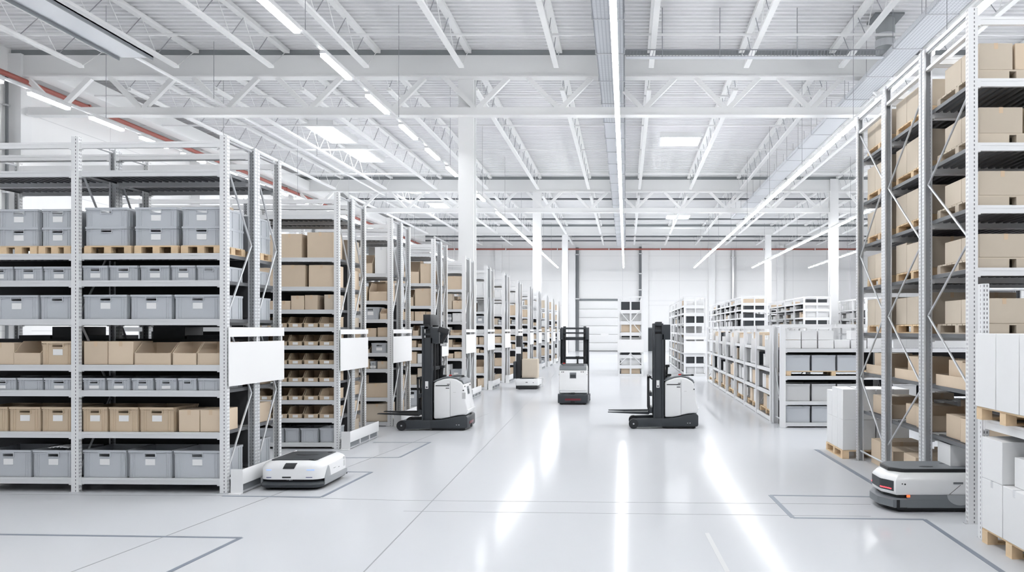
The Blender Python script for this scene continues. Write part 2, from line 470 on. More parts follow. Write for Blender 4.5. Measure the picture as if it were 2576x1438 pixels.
# open-web joists between girders
TOPJ = bx(-.09, .09, 0, 1, 11.94, 12.06, 'girder grey')
def joist_mesh(L, c0, c1):
    top = bx(-.10, .10, 0, L, 11.93, 12.06, 'girder grey')
    bot = MB().box(-.085, .085, c0, L - c1, 11.02, 11.10, 'girder grey').box(-.012, .012, c0, L - c1, 11.10, 11.16, 'girder grey').mesh('jb')
    w = MB(); y = c0; k = 0; st = .82
    w.tube((0, .1, 11.95), (0, c0, 11.08), .014, 'girder grey', 5); w.tube((0, L - .1, 11.95), (0, L - c1, 11.08), .014, 'girder grey', 5)
    while y + st <= L - c1 + .01:
        a, e = (11.08, 11.95) if k % 2 == 0 else (11.95, 11.08)
        w.tube((0, y, a), (0, y + st, e), .013, 'girder grey' if k % 2 else 'wire', 5); y += st; k += 1
    return top, bot, w.mesh('web')
for (y0, y1) in ((4.75, 27.75), (28.05, 50.85), (51.15, 74.05), (74.35, 83.9)):
    top, bot, web = joist_mesh(y1 - y0, 1.0, 1.2)
    for k in range(-4, 12):
        X = -5.5 + 3.17 * k
        j = link('roof_joist', None, None, (X, y0, 0)); j['kind'] = 'structure'; tag(j, 'white open-web steel joist running below the ribbed roof deck', 'joist', 'roof joists')
        link('top_chord', top, j); link('bottom_chord', bot, j); link('web', web, j)
for Y in (12, 18, 24, 30.3, 34.7, 39.4, 45.5, 55, 60.5, 66, 70, 78):
    struct('bridging_rod', MB().box(XL + .3, XR, -.03, .03, 11.16, 11.22, 'girder grey').mesh('rod'), (0, Y, 0))
for Y, z in ((57.5, 11.72), (63.5, 11.8), (68.2, 11.75), (77.2, 11.75), (80.5, 11.7), (82.6, 11.5)):
    struct('service_pipe', MB().tube((XL + .4, 0, z), (XR, 0, z), .07, 'dark pipe').mesh('spipe', 0, 1, True), (0, Y, 0))
struct('eaves_beam', bx(-.3, .3, 0, 52, 11.15, 11.75, 'girder grey'), (XL + .95, 28.2, 0))
# pipes
t = thing('sprinkler_pipe', 'dull red pipe running high along the left wall', 'pipe', (XL + .52, 10, 10.95))
link('pipe', MB().tube((0, 0, 0), (0, 73.5, 0), .09, 'red pipe', 12).mesh('redpipe', 0, 1, True), t)
for k in range(12): link('pipe_clamp', MB().box(-.5, .02, -.03, .03, .08, .12, 'steel').box(-.1, .1, -.04, .04, -.1, .1, 'red pipe').mesh('clamp'), t, (0, 3 + 6 * k, 0))
t = thing('sprinkler_pipe', 'thin red pipe running level across the top of the back wall', 'pipe', (0, YB - .62, 10.7))
link('pipe', MB().tube((XL + .6, 0, 0), (XR - .5, 0, 0), .085, 'red pipe', 12).mesh('redpipe2', 0, 1, True), t)
for k in range(9): link('pipe_clamp', MB().box(-.04, .04, -.1, .6, -.1, .1, 'white paint').mesh('clamp2'), t, (-18 + 5.4 * k, 0, 0))
def wall_pipe(px, z0, z1, r, lab, mat='dark pipe'):
    X = gx(px, YB - .4)
    t = thing('downpipe', lab, 'pipe', (X, YB - .26, z0))
    link('pipe', MB().tube((0, 0, 0), (0, 0, z1 - z0), r, mat, 10).mesh('dp', 0, 1, True), t)
    for z in (1.2, (z1 - z0) * .5, z1 - z0 - .8): link('pipe_bracket', bx(-r * 1.5, r * 1.5, -r * 1.2, .245, z, z + .12, 'steel'), t)
wall_pipe(1452, 0, 10.9, .16, 'dark grey downpipe beside the sectional dock door, on the back wall')
wall_pipe(1611, 5.2, 11.0, .14, 'dark grey downpipe above the free-standing rack end, on the back wall')
wall_pipe(1845, 0, 10.6, .18, 'pale metal downpipe behind the glazed-looking racks, on the back wall', 'steel')
for px, Y, r, lab in ((17, 27.2, .05, 'thin dark conduit on the left wall, nearer the photo edge'), (41, 27.2, .06, 'thin dark conduit on the left wall beside the white pilaster')):
    t = thing('conduit', lab, 'pipe', (XL + .12, 0, 0))
    t.location.y = 21.38 * FOC / (VX - px)
    link('pipe', MB().tube((0, 0, 0), (0, 0, 11.2), r, 'dark pipe', 8).mesh('conduit', 0, 1, True), t)
    for z in (4, 7, 10): link('pipe_clip', bx(-.08, .06, -.09, .09, z, z + .06, 'steel'), t)
# back wall: sectional door
dx0, dx1, dz = gx(1457, YB), gx(1556, YB), gz(756, YB)
d = link('door_1', None, None, ((dx0 + dx1) / 2, YB, 0)); d['kind'] = 'structure'; tag(d, 'tall white sectional dock door made of wide horizontal panels on the back wall', 'door')
w = (dx1 - dx0) / 2; nP = 6; ph = dz / nP
for i in range(nP): link('door_panel', bx(-w, w, -.10, -.02, i * ph + .02, (i + 1) * ph - .02, 'white paint', 'dp', .01), d)
link('door_frame', MB().box(-w - .22, -w, -.16, 0, 0, dz + .2, 'rack paint').box(w, w + .22, -.16, 0, 0, dz + .2, 'rack paint').box(-w, w, -.16, 0, dz, dz + .2, 'mid grey').mesh('dframe'), d)
link('vision_panel', bx(0, .84, -.115, -.1, .62, 1.0, 'label paper'), d, (.2, 0, .9))
link('bottom_seal', bx(-w, w, -.12, -.02, 0, .05, 'black plastic'), d)
d = link('door_2', None, None, (gx(1641, YB), YB, 0)); d['kind'] = 'structure'; tag(d, 'dark framed doorway in the back wall behind the forklift mast', 'door')
link('door_leaf', bx(-.5, .5, -.08, -.02, 0, 2.4, 'charcoal'), d)
link('door_frame', MB().box(-.6, -.5, -.14, 0, 0, 2.5, 'mid grey').box(.5, .6, -.14, 0, 0, 2.5, 'mid grey').box(-.5, .5, -.14, 0, 2.4, 2.5, 'mid grey').mesh('df2'), d)
struct('trim_1', bx(gx(1556, YB), gx(2160, YB), -.03, 0, 5.25, 5.4, 'rack white'), (0, YB, 0))
# roof skylights
k = 1
for X, Y0, Y1, w in ((-14.4, 37.3, 40.6, 1.2), (-14.4, 42.3, 45.2, 1.2), (-14.4, 52.3, 55.6, 1.2), (-14.4, 60.0, 62.6, 1.2), (2.7, 39.4, 41.2, 1.9), (4.4, 66.4, 68.4, 1.9)):
    f = struct('window_%d' % k, MB().box(-w / 2 - .08, -w / 2, Y0, Y1, 11.8, 12.1, 'white paint').box(w / 2, w / 2 + .08, Y0, Y1, 11.8, 12.1, 'white paint').box(-w / 2 - .08, w / 2 + .08, Y0 - .08, Y0, 11.8, 12.1, 'white paint').box(-w / 2 - .08, w / 2 + .08, Y1, Y1 + .08, 11.8, 12.1, 'white paint').mesh('skylight'), (X, 0, 0))
    link('window_pane', bx(-w / 2, w / 2, Y0, Y1, 11.86, 11.9, 'skylight glow'), f); k += 1
# floor joints and tape
def strip(pts, w, z, mat, closed=False):
    b = MB()
    for i, (a, c) in enumerate(zip(pts[:-1], pts[1:])):
        b.bar((*a, z + .0004 * (i % 2)), (*c, z + .0004 * (i % 2)), w, .002, mat)
    return b.mesh('strip')
def floorline(name, pix, w, mat, z, ext=0):
    pts = [Vector(fp(*p)) for p in pix]
    pts = [(p.x, p.y) for p in pts]
    o = struct(name, strip(pts, w, z, mat)); return o
floorline('floor_joint', [(640, 1640), (915, 1438), (1400, 935)], .014, 'joint grey', .0005)
floorline('floor_joint', [(-260, 1605), (180, 1438), (1228, 1040)], .014, 'joint grey', .0005)
floorline('floor_joint', [(0, 1243), (560, 1246), (1005, 1258), (2190, 1268)], .010, 'joint grey', .0006)
floorline('floor_joint', [(1015, 1285), (2190, 1298)], .008, 'joint grey', .0006)
T = 'tape grey'
floorline('floor_tape', [(-200, 1341), (606, 1352), (300, 1498)], .055, T, .0012)
floorline('floor_tape', [(560, 1247), (808, 1250), (935, 1187), (850, 1186)], .055, T, .0012)
floorline('floor_tape', [(862, 1151), (1005, 1150), (1082, 1112), (940, 1112)], .05, T, .0012)
floorline('floor_tape', [(2200, 1249), (1938, 1245), (1995, 1302), (2325, 1306), (2640, 1518)], .06, T, .0012)
floorline('floor_tape', [(2053, 1130), (2200, 1218)], .08, T, .0012)
floorline('floor_mark', [(1778, 1340), (1830, 1438)], .05, 'pale plastic', .0008)

# ------------------------------------------------------------------ lamp strips
LAMP = {}
def lamp_mesh(L):
    if L not in LAMP:
        LAMP[L] = (MB().box(-.07, .07, -L / 2, L / 2, .035, .10, 'white paint').mesh('lamp_housing'), bx(-.064, .064, -L / 2 + .03, L / 2 - .03, -.03, .035, 'lamp diffuser'))
    return LAMP[L]
LZ = 8.50
STRIPS = [('strip beside the left wall', -15.7, 2.4, 1.5, 78), ('strip over the left racks', -6.86, 3.12, 1.75, 80), ('centre aisle strip', -.25, 1.75, 1.62, 80),
          ('strip over the right racks', 6.86, 1.95, 1.75, 80), ('second strip right of centre aisle', 12.7, 2.2, 1.85, 80), ('strip farthest right', 18.4, 2.3, 1.85, 80), ]
ANCHOR = {-15.7: 21.65, -6.86: 18.85}
for nm, X, pitch, L, yend in STRIPS:
    r = thing('lamp_rail', 'thin white trunking that carries the %s' % nm, 'lamp rail', (X, 0, LZ + .10))
    link('rail', bx(-.04, .04, -8, yend, 0, .06, 'white paint'), r)
    for k in range(12):
        Y = -4 + 7 * k
        if Y < yend and not (abs(X + .25) < .1 and Y < 8): link('suspension_wire', MB().tube((0, Y, .06), (0, Y, (ZC if abs(X + .25) > .1 or Y < 8 else 10.60) - LZ - .1), .008, 'wire', 5).mesh('wire'), r)
    hs, df = lamp_mesh(L)
    ys = []
    if X in ANCHOR:
        y = yend - L / 2
        while y > 42: ys.append(y); y -= L + .15
        kk = int((y - L - .3 - ANCHOR[X]) / pitch)
        while ANCHOR[X] + kk * pitch > -5: ys.append(ANCHOR[X] + kk * pitch); kk -= 1
    else:
        y = yend - L / 2
        while y > -5: ys.append(y); y -= pitch
    for k, Y in enumerate(ys):
        t = thing('pendant_strip_lamp', 'lit linear lamp, %s from the back wall, %s' % (nth(k + 1), nm), 'lamp', (X, Y, LZ), 0, 'linear lamps, ' + nm)
        link('housing', hs, t); link('diffuser', df, t)
# ------------------------------------------------------------------ ducts and trays under the roof
def tray(label, X0, Y0, Y1, w, z, first_mesh):
    t = thing('cable_tray', label, 'cable tray', (X0, Y0, z))
    n = int((Y1 - Y0) / 2.6); L = (Y1 - Y0) / n
    for i in range(n):
        m = 'wire mesh' if i < first_mesh else 'galvanised tray'
        b = MB().box(-w / 2, w / 2, i * L + .02, (i + 1) * L - .02, 0, .015, m)
        for s in (-1, 1): b.box(s * w / 2 - .01, s * w / 2 + .01, i * L + .02, (i + 1) * L - .02, 0, .14, m)
        link('tray_section', b.mesh('tray'), t)
        link('joint_flange', MB().box(-w / 2 - .04, w / 2 + .04, i * L - .02, i * L + .02, -.02, .17, 'galvanised').mesh('fl'), t)
        for s in (-1, 1): link('hanger_rod', MB().tube((s * (w / 2 + .02), i * L, .1), (s * (w / 2 + .02), i * L, ZC - z), .009, 'wire', 5).mesh('hr'), t)
simple('galvanised tray', (.58, .60, .635), .45, .15)
tray('flat grey cable tray above the centre aisle lamp strip', -.48, 8, 80, .82, 10.62, 9)
tray('flat grey cable tray running diagonally in view above the right rack tops', 8.35, 8, 60, .82, 10.62, 9)
t = thing('wire_basket', 'narrow wire basket crossing between the two grey cable trays', 'cable tray', (0, 24.3, 10.60))
b = MB(); x = 0.0
while x < 7.75:
    b.tube((x, -.12, 0), (x + .05, -.12, .2), .008, 'wire', 4); x += .1
b.tube((0, -.12, .2), (7.85, -.12, .2), .018, 'wire', 6).tube((0, -.12, 0), (7.85, -.12, 0), .008, 'wire', 5)
link('wire_side', b.mesh('basket'), t)
link('basket_floor', bx(0, 7.85, -.12, .12, -.01, .005, 'galvanised tray'), t)
for xx in (1.1, 2.85, 5.2): link('hanger_rod', MB().tube((xx, -.14, -.03), (xx, -.14, ZC - 10.6), .014, 'wire', 6).mesh('hr2'), t)
simple('dull zinc', (.36, .38, .39), .5, .2)
t = thing('duct_riser', 'grey round duct dropping from the roof near the right cable tray', 'duct', (8.12, 24.9, 10.83))
link('duct', MB().tube((0, 0, 0), (0, 0, 1.20), .29, 'dull zinc', 20).mesh('duct', 0, 1, True), t)
link('collar', MB().tube((0, 0, .28), (0, 0, .5), .31, 'galvanised', 20).tube((0, 0, .62), (0, 0, .68), .31, 'galvanised', 20).mesh('collar', 0, 1, True), t)
link('top_flange', bx(-.45, .45, -.45, .45, 1.16, 1.22, 'mid grey'), t)
t = thing('unlit_fixture', 'wide unlit metal trough light hanging under the roof at upper left', 'lamp', (-14.0, 6, 10.0))
link('trough', MB().box(-.5, .5, 0, 16.7, .05, .09, 'galvanised tray').box(-.5, -.46, 0, 16.7, -.03, .09, 'mid grey').box(.46, .5, 0, 16.7, -.03, .09, 'mid grey').mesh('trough'), t)
link('rail', bx(-.05, .05, 16.7, 40, .04, .09, 'white paint'), t)
for yy in (1, 7, 13, 21, 30): link('hanger_rod', MB().tube((0, yy, .09), (0, yy, ZC - 10.0), .01, 'wire', 5).mesh('hr3'), t)
# ------------------------------------------------------------------ left racks
BIN, PICK, CART, OPENC, PAL, TRAY = bin_spec, pick_spec, carton_spec, open_carton_spec, pallet_spec, tray_spec
# ---- first row, two bays, double sided
R0L = (.205, .853, 1.44, 1.80, 2.445, 2.99, 3.37, 4.54)
SH = ['floor shelf', 'second shelf', 'third shelf', 'fourth shelf', 'fifth shelf', 'sixth shelf', 'pallet shelf']
Y0 = 11.17; X0 = -5.64
A = Rack('nearest left rack of white steel with grey bins, front side', (X0, Y0), -1, math.radians(-2.0), (2.134, 2.134), .78, 5.02, R0L, .085, .105, .07,
         posts_in='upright galvanised shaded', ties=(4.94,), group='left rack rows', zig=1.1, shade_backs=((.3, .80), (.88, 1.40), (1.47, 1.76), (1.83, 2.16), (2.47, 2.95), (3.02, 3.33)))
B = Rack('nearest left rack of white steel, side facing the second row', A.P(0, 1.56, 0)[:2], 1, PI + math.radians(-2.0), (2.134, 2.134), .70, 5.0, R0L, .085, .105, .07,
         posts_in='upright galvanised shaded', ties=(4.94,), group='left rack rows', zig=1.1, zig_flip=True)
def span0(a, c): return qz((c - a) / 179.0), (565 - (a + c) / 2) / 179.0
def put0(spec, a, c, z, dep, lab, v=.03, grp=None): return A.put(spec, span0(a, c)[1], v, z, lab, grp)
cnt = {}
def k_of(key): cnt[key] = cnt.get(key, 0) + 1; return cnt[key]
bay_name = {0: 'right bay', 1: 'left bay'}
def row0(level, items):
    z = R0L[level]
    for bay, lst in enumerate(items):
        n = len(lst)
        for i, it in enumerate(lst):
            a, c = it[0], it[1]; kind = it[2]; h = it[3]; w, u = span0(a, c); pos = nth(n - i)
            place = '%s from %s post, %s, nearest left rack' % (pos, 'corner' if bay == 0 else 'middle', SH[level])
            if kind == 'bin': A.put(BIN(w, .62, h), u, .03, z, 'grey bin with white card, ' + place, 'grey bins on the nearest left rack')
            elif kind == 'plain': A.put(BIN(w, .62, h, 'grey plastic', False), u, .03, z, 'grey bin without card, ' + place, 'grey bins on the nearest left rack')
            elif kind == 'blank': A.put(BIN(w, .62, h, 'grey plastic', False, True, False), u, .03, z, 'grey bin without handle hole, ' + place, 'grey bins on the nearest left rack')
            elif kind == 'tan': A.put(BIN(w, .62, h, 'tan plastic'), u, .03, z, 'tan bin with white card, ' + place, 'tan bins on the nearest left rack')
            elif kind == 'box': A.put(CART(w, it[4] if len(it) > 4 else .45, h), u, it[5] if len(it) > 5 else .04, z, 'brown carton, ' + place, 'cartons on the nearest left rack')
            elif kind == 'open': A.put(OPENC(w, .5, h, .165), u, .03, z, 'open brown carton with low front, ' + place, 'cartons on the nearest left rack')
            elif kind == 'stack':
                A.put(PAL(it[4], .68, .115, .10), u + it[5], .03, z, 'small wooden pallet under stacked bins, ' + place, 'pallets on the nearest left rack')
                for q in (0, 1):
                    card = it[6][q]
                    A.put(BIN(w, .62, h, 'grey plastic', card), u, .05, z + .117 + q * (h + .002), '%s grey bin %s, %s' % (('lower', 'upper')[q], 'with card' if card else 'without card', place), 'stacked grey bins on the pallet shelf')
row0(6, [[(199, 309, 'stack', .268, .68, -.03, (False, False)), (328, 437, 'stack', .268, .63, -.015, (True, True)), (449, 552, 'stack', .268, .57, 0, (True, True))],
         [(-28, 78, 'stack', .26, .54, -.01, (True, True)), (86, 168, 'stack', .26, .47, .03, (True, True))]])
row0(5, [[(194, 261, 'bin', .212), (264, 338, 'bin', .212), (344, 420, 'bin', .212), (424, 487, 'bin', .212), (490, 552, 'plain', .212)],
         [(-62, 14, 'bin', .20), (17, 90, 'bin', .20), (93, 172, 'bin', .20)]])
row0(4, [[(197, 311, 'bin', .345), (319, 427, 'bin', .345), (433, 552, 'bin', .345)], [(-35, 80, 'bin', .34), (85, 172, 'plain', .34)]])
row0(3, [[(197, 258, 'box', .33), (260, 325, 'box', .33), (329, 424, 'open', .31), (428, 490, 'open', .32), (492, 552, 'open', .32)],
         [(-60, 14, 'box', .31), (15, 86, 'open', .33), (88, 172, 'tan', .33)]])
row0(2, [[(195, 254, 'bin', .17), (258, 318, 'bin', .17), (322, 379, 'bin', .17), (383, 439, 'bin', .17), (442, 490, 'plain', .17), (493, 552, 'blank', .17)],
         [(-60, 22, 'bin', .17), (25, 92, 'blank', .17), (94, 172, 'bin', .17)]])
row0(1, [[(194, 260, 'tan', .345), (263, 340, 'tan', .345), (343, 432, 'tan', .345), (443, 496, 'box', .31), (498, 552, 'box', .31)],
         [(-82, 0, 'tan', .345), (3, 86, 'tan', .345), (88, 172, 'tan', .345)]])
row0(0, [[(195, 309, 'bin', .385), (313, 427, 'bin', .385), (431, 552, 'bin', .385)], [(-60, 61, 'bin', .38), (65, 172, 'bin', .38)]])
# small loose goods seen on the top shelf and behind
A.put(CART(.17, .12, .09, 'white card', False), .35, .52, 3.37 + .117 + .54, 'small white carton lying on the stacked bins, top of nearest left rack')
A.put(CART(.07, .10, .07, 'cardboard', False), .24, .52, 3.37 + .117 + .54, 'tiny brown box beside the small white carton, top of nearest left rack')
b = MB()
for i in range(9): b.loft([[(x * (1 - .3 * q) + .01 * math.sin(7 * i + x * 40), y * (1 - .3 * q), .012 * q + .004 * math.cos(i)) for x, y in ((-.12, -.05), (0, -.06), (.12, -.04), (.13, .05), (0, .06), (-.12, .05))] for q in (0, 1)], 'plastic film') if i == 0 else None
# wrapping film draped over the bin rims, floor shelf
film = bmesh.new(); bmesh.ops.create_grid(film, x_segments=14, y_segments=8, size=.5)
for v in film.verts:
    v.co.x *= .30; v.co.y *= .22; v.co.z = .025 + .03 * abs(math.sin(v.co.x * 60 + v.co.y * 25)) * (1 - abs(v.co.x) * 5)
bmesh.ops.solidify(film, geom=film.faces[:], thickness=.003)
me = bpy.data.meshes.new('film'); film.to_mesh(me); film.free(); me.materials.append(MAT['plastic film'])
A.put(('wrapping_film', 'film', [('wrapping_film', me)]), (565 - 130) / 179, .14, .205 + .385, 'crumpled clear film lying on a grey bin, floor shelf, nearest left rack')
# rear side of the first row
def rear0(level, w, h, n, kind='bin', pal=False):
    z = R0L[level]
    cur = .09
    for i in range(n):
        if cur < 2.134 + .07 < cur + w + .13: cur = 2.134 + .07
        u = cur + w / 2; cur += w + .03
        lab = '%s, %s from corner post, %s, far side of nearest left rack' % ({'bin': 'grey bin', 'tan': 'tan bin', 'box': 'brown carton', 'dark': 'dark crate'}[kind], nth(i + 1), SH[level])
        g = 'goods on the far side of the nearest left rack'
        if pal:
            B.put(PAL(w + .02, .62, .115, .1), u, .02, z, 'pallet, ' + lab[lab.index(nth(i + 1)):], g)
            for q in (0, 1): B.put(BIN(w, .58, h), u, .03, z + .117 + q * (h + .002), ('lower ', 'upper ')[q] + lab, g)
        elif kind == 'dark': B.put(CART(w, .5, qz(h - .13 * (i % 2)), 'charcoal', False), u, .1, z, lab, g)
        elif kind == 'box': B.put(CART(w, .5, h), u, .03, z, lab, g)
        else: B.put(BIN(w, .6, h, 'grey plastic' if kind == 'bin' else 'tan plastic'), u, .03, z, lab, g)
rear0(6, .6, .268, 3, 'bin', True); rear0(5, .4, .212, 4); rear0(4, .6, .345, 6); rear0(3, .50, .54, 6, 'dark'); rear0(2, .32, .12, 6, 'box'); rear0(1, .4, .30, 8, 'box'); rear0(0, .62, .385, 6)

# ---- aisle signs and floor guards at the rack ends
def rack_sign(label, X, Y, depth, rot, z0=1.50, z1=2.12, z2=2.33):
    t = thing('rack_end_sign', label, 'sign', (X + .075, Y - .05, 0), rot, 'blank signs on the rack ends')
    link('panel', bx(0, .012, 0, depth + .1, z0, z1, 'label paper'), t)
    link('header_strip', bx(0, .012, 0, depth + .1, z1 + .075, z2, 'label paper'), t)
    for yy in (.02, depth / 2 + .02, depth + .02): link('bracket', bx(-.012, 0, yy, yy + .04, z0 + .1, z2 - .02, 'rack white'), t)
def rack_guard(label, X, Y, L, rot=0.0, h=.34):
    t = thing('rack_guard', label, 'guard rail', (X, Y, 0), rot, 'white guards at the rack ends')
    link('end_plate', MB().box(-.01, .16, -.012, .0, 0, h, 'white paint').box(-.01, .16, -.10, 0, 0, .012, 'white paint').mesh('gp'), t)
    link('rail_panel', bx(.15, .163, 0, L, .13, h, 'white paint', 'rp', .003), t)
    link('rail_channel', MB().box(.12, .155, .02, L, .012, .035, 'galvanised').box(.12, .13, .02, L, .035, .12, 'mid grey').mesh('rc'), t)
    for yy in (L * .33, L * .66, L - .06): link('rail_foot', bx(.12, .15, yy, yy + .05, 0, .2, 'rack paint'), t)
rack_sign('big blank white sign on the end of the nearest left rack', X0, Y0, 1.56, math.radians(-2))
rack_guard('white guard rail beside the small robot, end of nearest left rack', X0 + .11, Y0 - .02, 1.75, math.radians(-1))

# ---- second row: picking bins
Y1, X1 = 15.3, -5.56
R1L = (.125, .59, .94, 1.29, 1.63, 1.99, 2.34, 2.68, 3.12, 3.68, 4.50)
C1 = Rack('second left rack row with tan picking bins, front side', (X1, Y1), -1, 0, (2.1, 2.1), .74, 4.93, R1L, shade_backs=((.2, .55), (.62, 3.05), (3.15, 3.6)), beam=.08, pw=.10, pd=.07, posts_in='upright galvanised shaded', ties=(4.80,), group='left rack rows', zig=1.05)
D1 = Rack('second left rack row, side facing the third row', (X1, Y1 + 1.52), 1, PI, (2.1, 2.1), .70, 4.91, R1L, .08, .10, .07, posts_in='upright galvanised shaded', ties=(4.80,), group='left rack rows', zig=1.05, zig_flip=True)
s1 = 2000 / Y1
def row1(li, lst, name, shelf):
    for i, it in enumerate(lst):
        a, c, kind, h = it[:4]; w = qz((c - a) / s1); u = (848 - (a + c) / 2) / s1
        lab = '%s, %s from end post, %s, second left rack' % (name, nth(len(lst) - i), shelf)
        spec = {'pick': lambda: PICK(w, .5, h), 'box': lambda: CART(w, it[4] if len(it) > 4 else .5, h), 'pale': lambda: CART(w, .5, h, 'cardboard pale'), 'bin': lambda: BIN(w, .55, h, 'grey plastic', False, True, False)}[kind]()
        C1.put(spec, u, .03, R1L[li], lab, 'goods on the second left rack')
for li, nm in ((1, 'lowest picking shelf'), (2, 'second picking shelf'), (3, 'third picking shelf'), (4, 'fourth picking shelf'), (5, 'fifth picking shelf'), (6, 'top picking shelf')):
    row1(li, [(645, 682, 'pick', .20), (684, 721, 'pick', .20), (723, 759, 'pick', .20), (762, 799, 'pick', .20), (801, 839, 'pick', .20)], 'tan open-fronted bin', nm)
row1(0, [(650, 697, 'bin', .27), (698, 712, 'bin', .27), (714, 751, 'bin', .27), (754, 799, 'bin', .27), (802, 840, 'bin', .27)], 'plain grey bin', 'bottom shelf')
row1(7, [(650, 694, 'box', .17), (697, 728, 'box', .17), (730, 763, 'box', .27), (765, 797, 'box', .28, .6), (814, 840, 'pale', .29)], 'small brown carton', 'shelf over picking bins')
row1(8, [(640, 694, 'box', .40), (703, 766, 'box', .42), (775, 839, 'box', .42)], 'large brown carton', 'second shelf from top')
row1(9, [(630, 690, 'box', .44), (695, 757, 'box', .46), (771, 836, 'box', .49)], 'large brown carton', 'highest loaded shelf')
for li, w, h, n in ((9, .45, .45, 4), (8, .5, .4, 3), (7, .42, .28, 4), (6, .4, .2, 4), (5, .35, .2, 4), (4, .4, .2, 4), (3, .4, .2, 4), (2, .45, .2, 4), (1, .4, .22, 4), (0, .5, .3, 3)):
    for i in range(n):
        D1.put(CART(w, .5, h, 'cardboard' if (i + li) % 3 else 'cardboard pale'), .08 + w / 2 + i * (w + .02), .03, R1L[li],
               'brown carton, %s from end post, %s shelf up, far side of second left rack' % (nth(i + 1), nth(li + 1)), 'goods on the far side of the second left rack')
rack_sign('blank white sign on the end of the second left rack', X1, Y1, 1.52, 0, 1.50, 2.13, 2.30)
rack_guard('white guard rail on the floor at the second left rack end', X1 + .11, Y1 - .05, 1.75)

# ---- rows three to thirteen
ROWS = [(18.9, 982, 4.95), (22.7, 1090, 4.89), (26.25, 1167, 4.72), (30.3, 1222, 4.72), (34.2, 1266, 4.74), (38.1, 1300, 4.64), (42.0, 1330, 4.61), (45.6, 1352, 4.53), (49.0, 1373, 4.41), (53.4, 1389, 4.38), (57.0, 1403, 4.32)]
BASE = (.10, .68, 1.36, 1.74, 2.12, 2.54, 2.98, 3.63)
rnd = random.Random(5)
for ri, (Y, px, hh) in enumerate(ROWS):
    X = gx(px, Y); nm = nth(ri + 3) + ' left rack'
    lv = tuple(z for z in BASE) + ((hh - .45,) if hh > 4.5 else ())
    jig = [0] + [rnd.uniform(-.05, .05) for _ in lv[1:]] if ri else [0] * len(lv)
    lv = tuple(qz(z + j) for z, j in zip(lv, jig))
    F = Rack(nm + ' row, side facing the camera', (X, Y), -1, 0, (2.1,) if ri > 1 else (2.1, 2.1), .74, hh, lv, shade_backs=((.2, 2.9),), beam=.085, pw=.12, pd=.07, posts='upright white' if ri < 2 else 'rack white', posts_in='upright galvanised shaded' if ri < 2 else 'post shaded', ties=(hh - .16,), group='left rack rows', zig=1.1, foot=ri < 4, brace_mat='galvanised')
    G = Rack(nm + ' row, far side', (X, Y + 1.52), 1, PI, (2.1,), .70, hh - .03, lv, .085, .12, .07, posts='upright white' if ri < 2 else 'rack white', posts_in='upright galvanised shaded' if ri < 2 else 'post shaded', ties=(hh - .16,), group='left rack rows', zig=1.1, zig_flip=True, foot=ri < 4)
    umax = (1.25, 1.25, 1.15, 1.1, 1.1, 1.0, 1.0, .9, .9, .9, .9)[ri]
    for li, z in enumerate(lv[:8]):
        top = (lv[li + 1] if li + 1 < len(lv) else z + .7) - z - .1
        u = .085; k = 1
        while u < umax:
            w = qz(rnd.choice((.14, .18, .24, .30, .38)) if top < .5 else rnd.choice((.3, .38, .45, .55)))
            h = qz(min(top - .03, rnd.uniform(.5, .95) * top)) if top > .18 else qz(top * .7)
            q = rnd.random(); dep = rnd.choice((.4, .5, .6))
            if li in (0,) and ri == 0 and k < 3: w, h, q = .52, .42, .6
            if q < .46: spec, desc = CART(w, dep, h), 'brown carton'
            elif q < .56: spec, desc = OPENC(w, dep, h, qz(h * .5)), 'open brown carton'
            elif q < .63: spec, desc = CART(w, dep, h, 'cardboard pale'), 'pale brown carton'
            elif q < .79: spec, desc = CART(w, dep, h, 'white card'), 'white carton'
            elif q < .90: spec, desc = BIN(w, dep, h), 'grey bin'
            else: u += w; continue
            F.put(spec, u + w / 2, rnd.uniform(.03, .07), z, '%s, %s from end post, %s shelf up, %s' % (desc, nth(k), nth(li + 1), nm), 'goods on the %s' % nm)
            u += w + rnd.uniform(.012, .05); k += 1
        if ri < 6:
            u = .085; k = 1
            while u < .8:
                w = qz(rnd.choice((.3, .42, .5))); h = qz(max(.12, min(top - .03, rnd.uniform(.55, .95) * top)))
                white = rnd.random() < .25
                G.put(CART(w, .5, h, 'white card' if white else 'cardboard'), u + w / 2, .04, z, '%s carton, %s from end post, %s shelf up, far side of %s' % ('white' if white else 'brown', nth(k), nth(li + 1), nm), 'goods on the far side of the %s' % nm)
                u += w + .03; k += 1
    rack_sign('blank white sign on the end of the %s' % nm, X, Y, 1.52, 0, 1.50, 2.13, 2.30)
    rack_guard('white guard rail on the floor at the %s end' % nm, X + .11, Y - .05, 1.75)
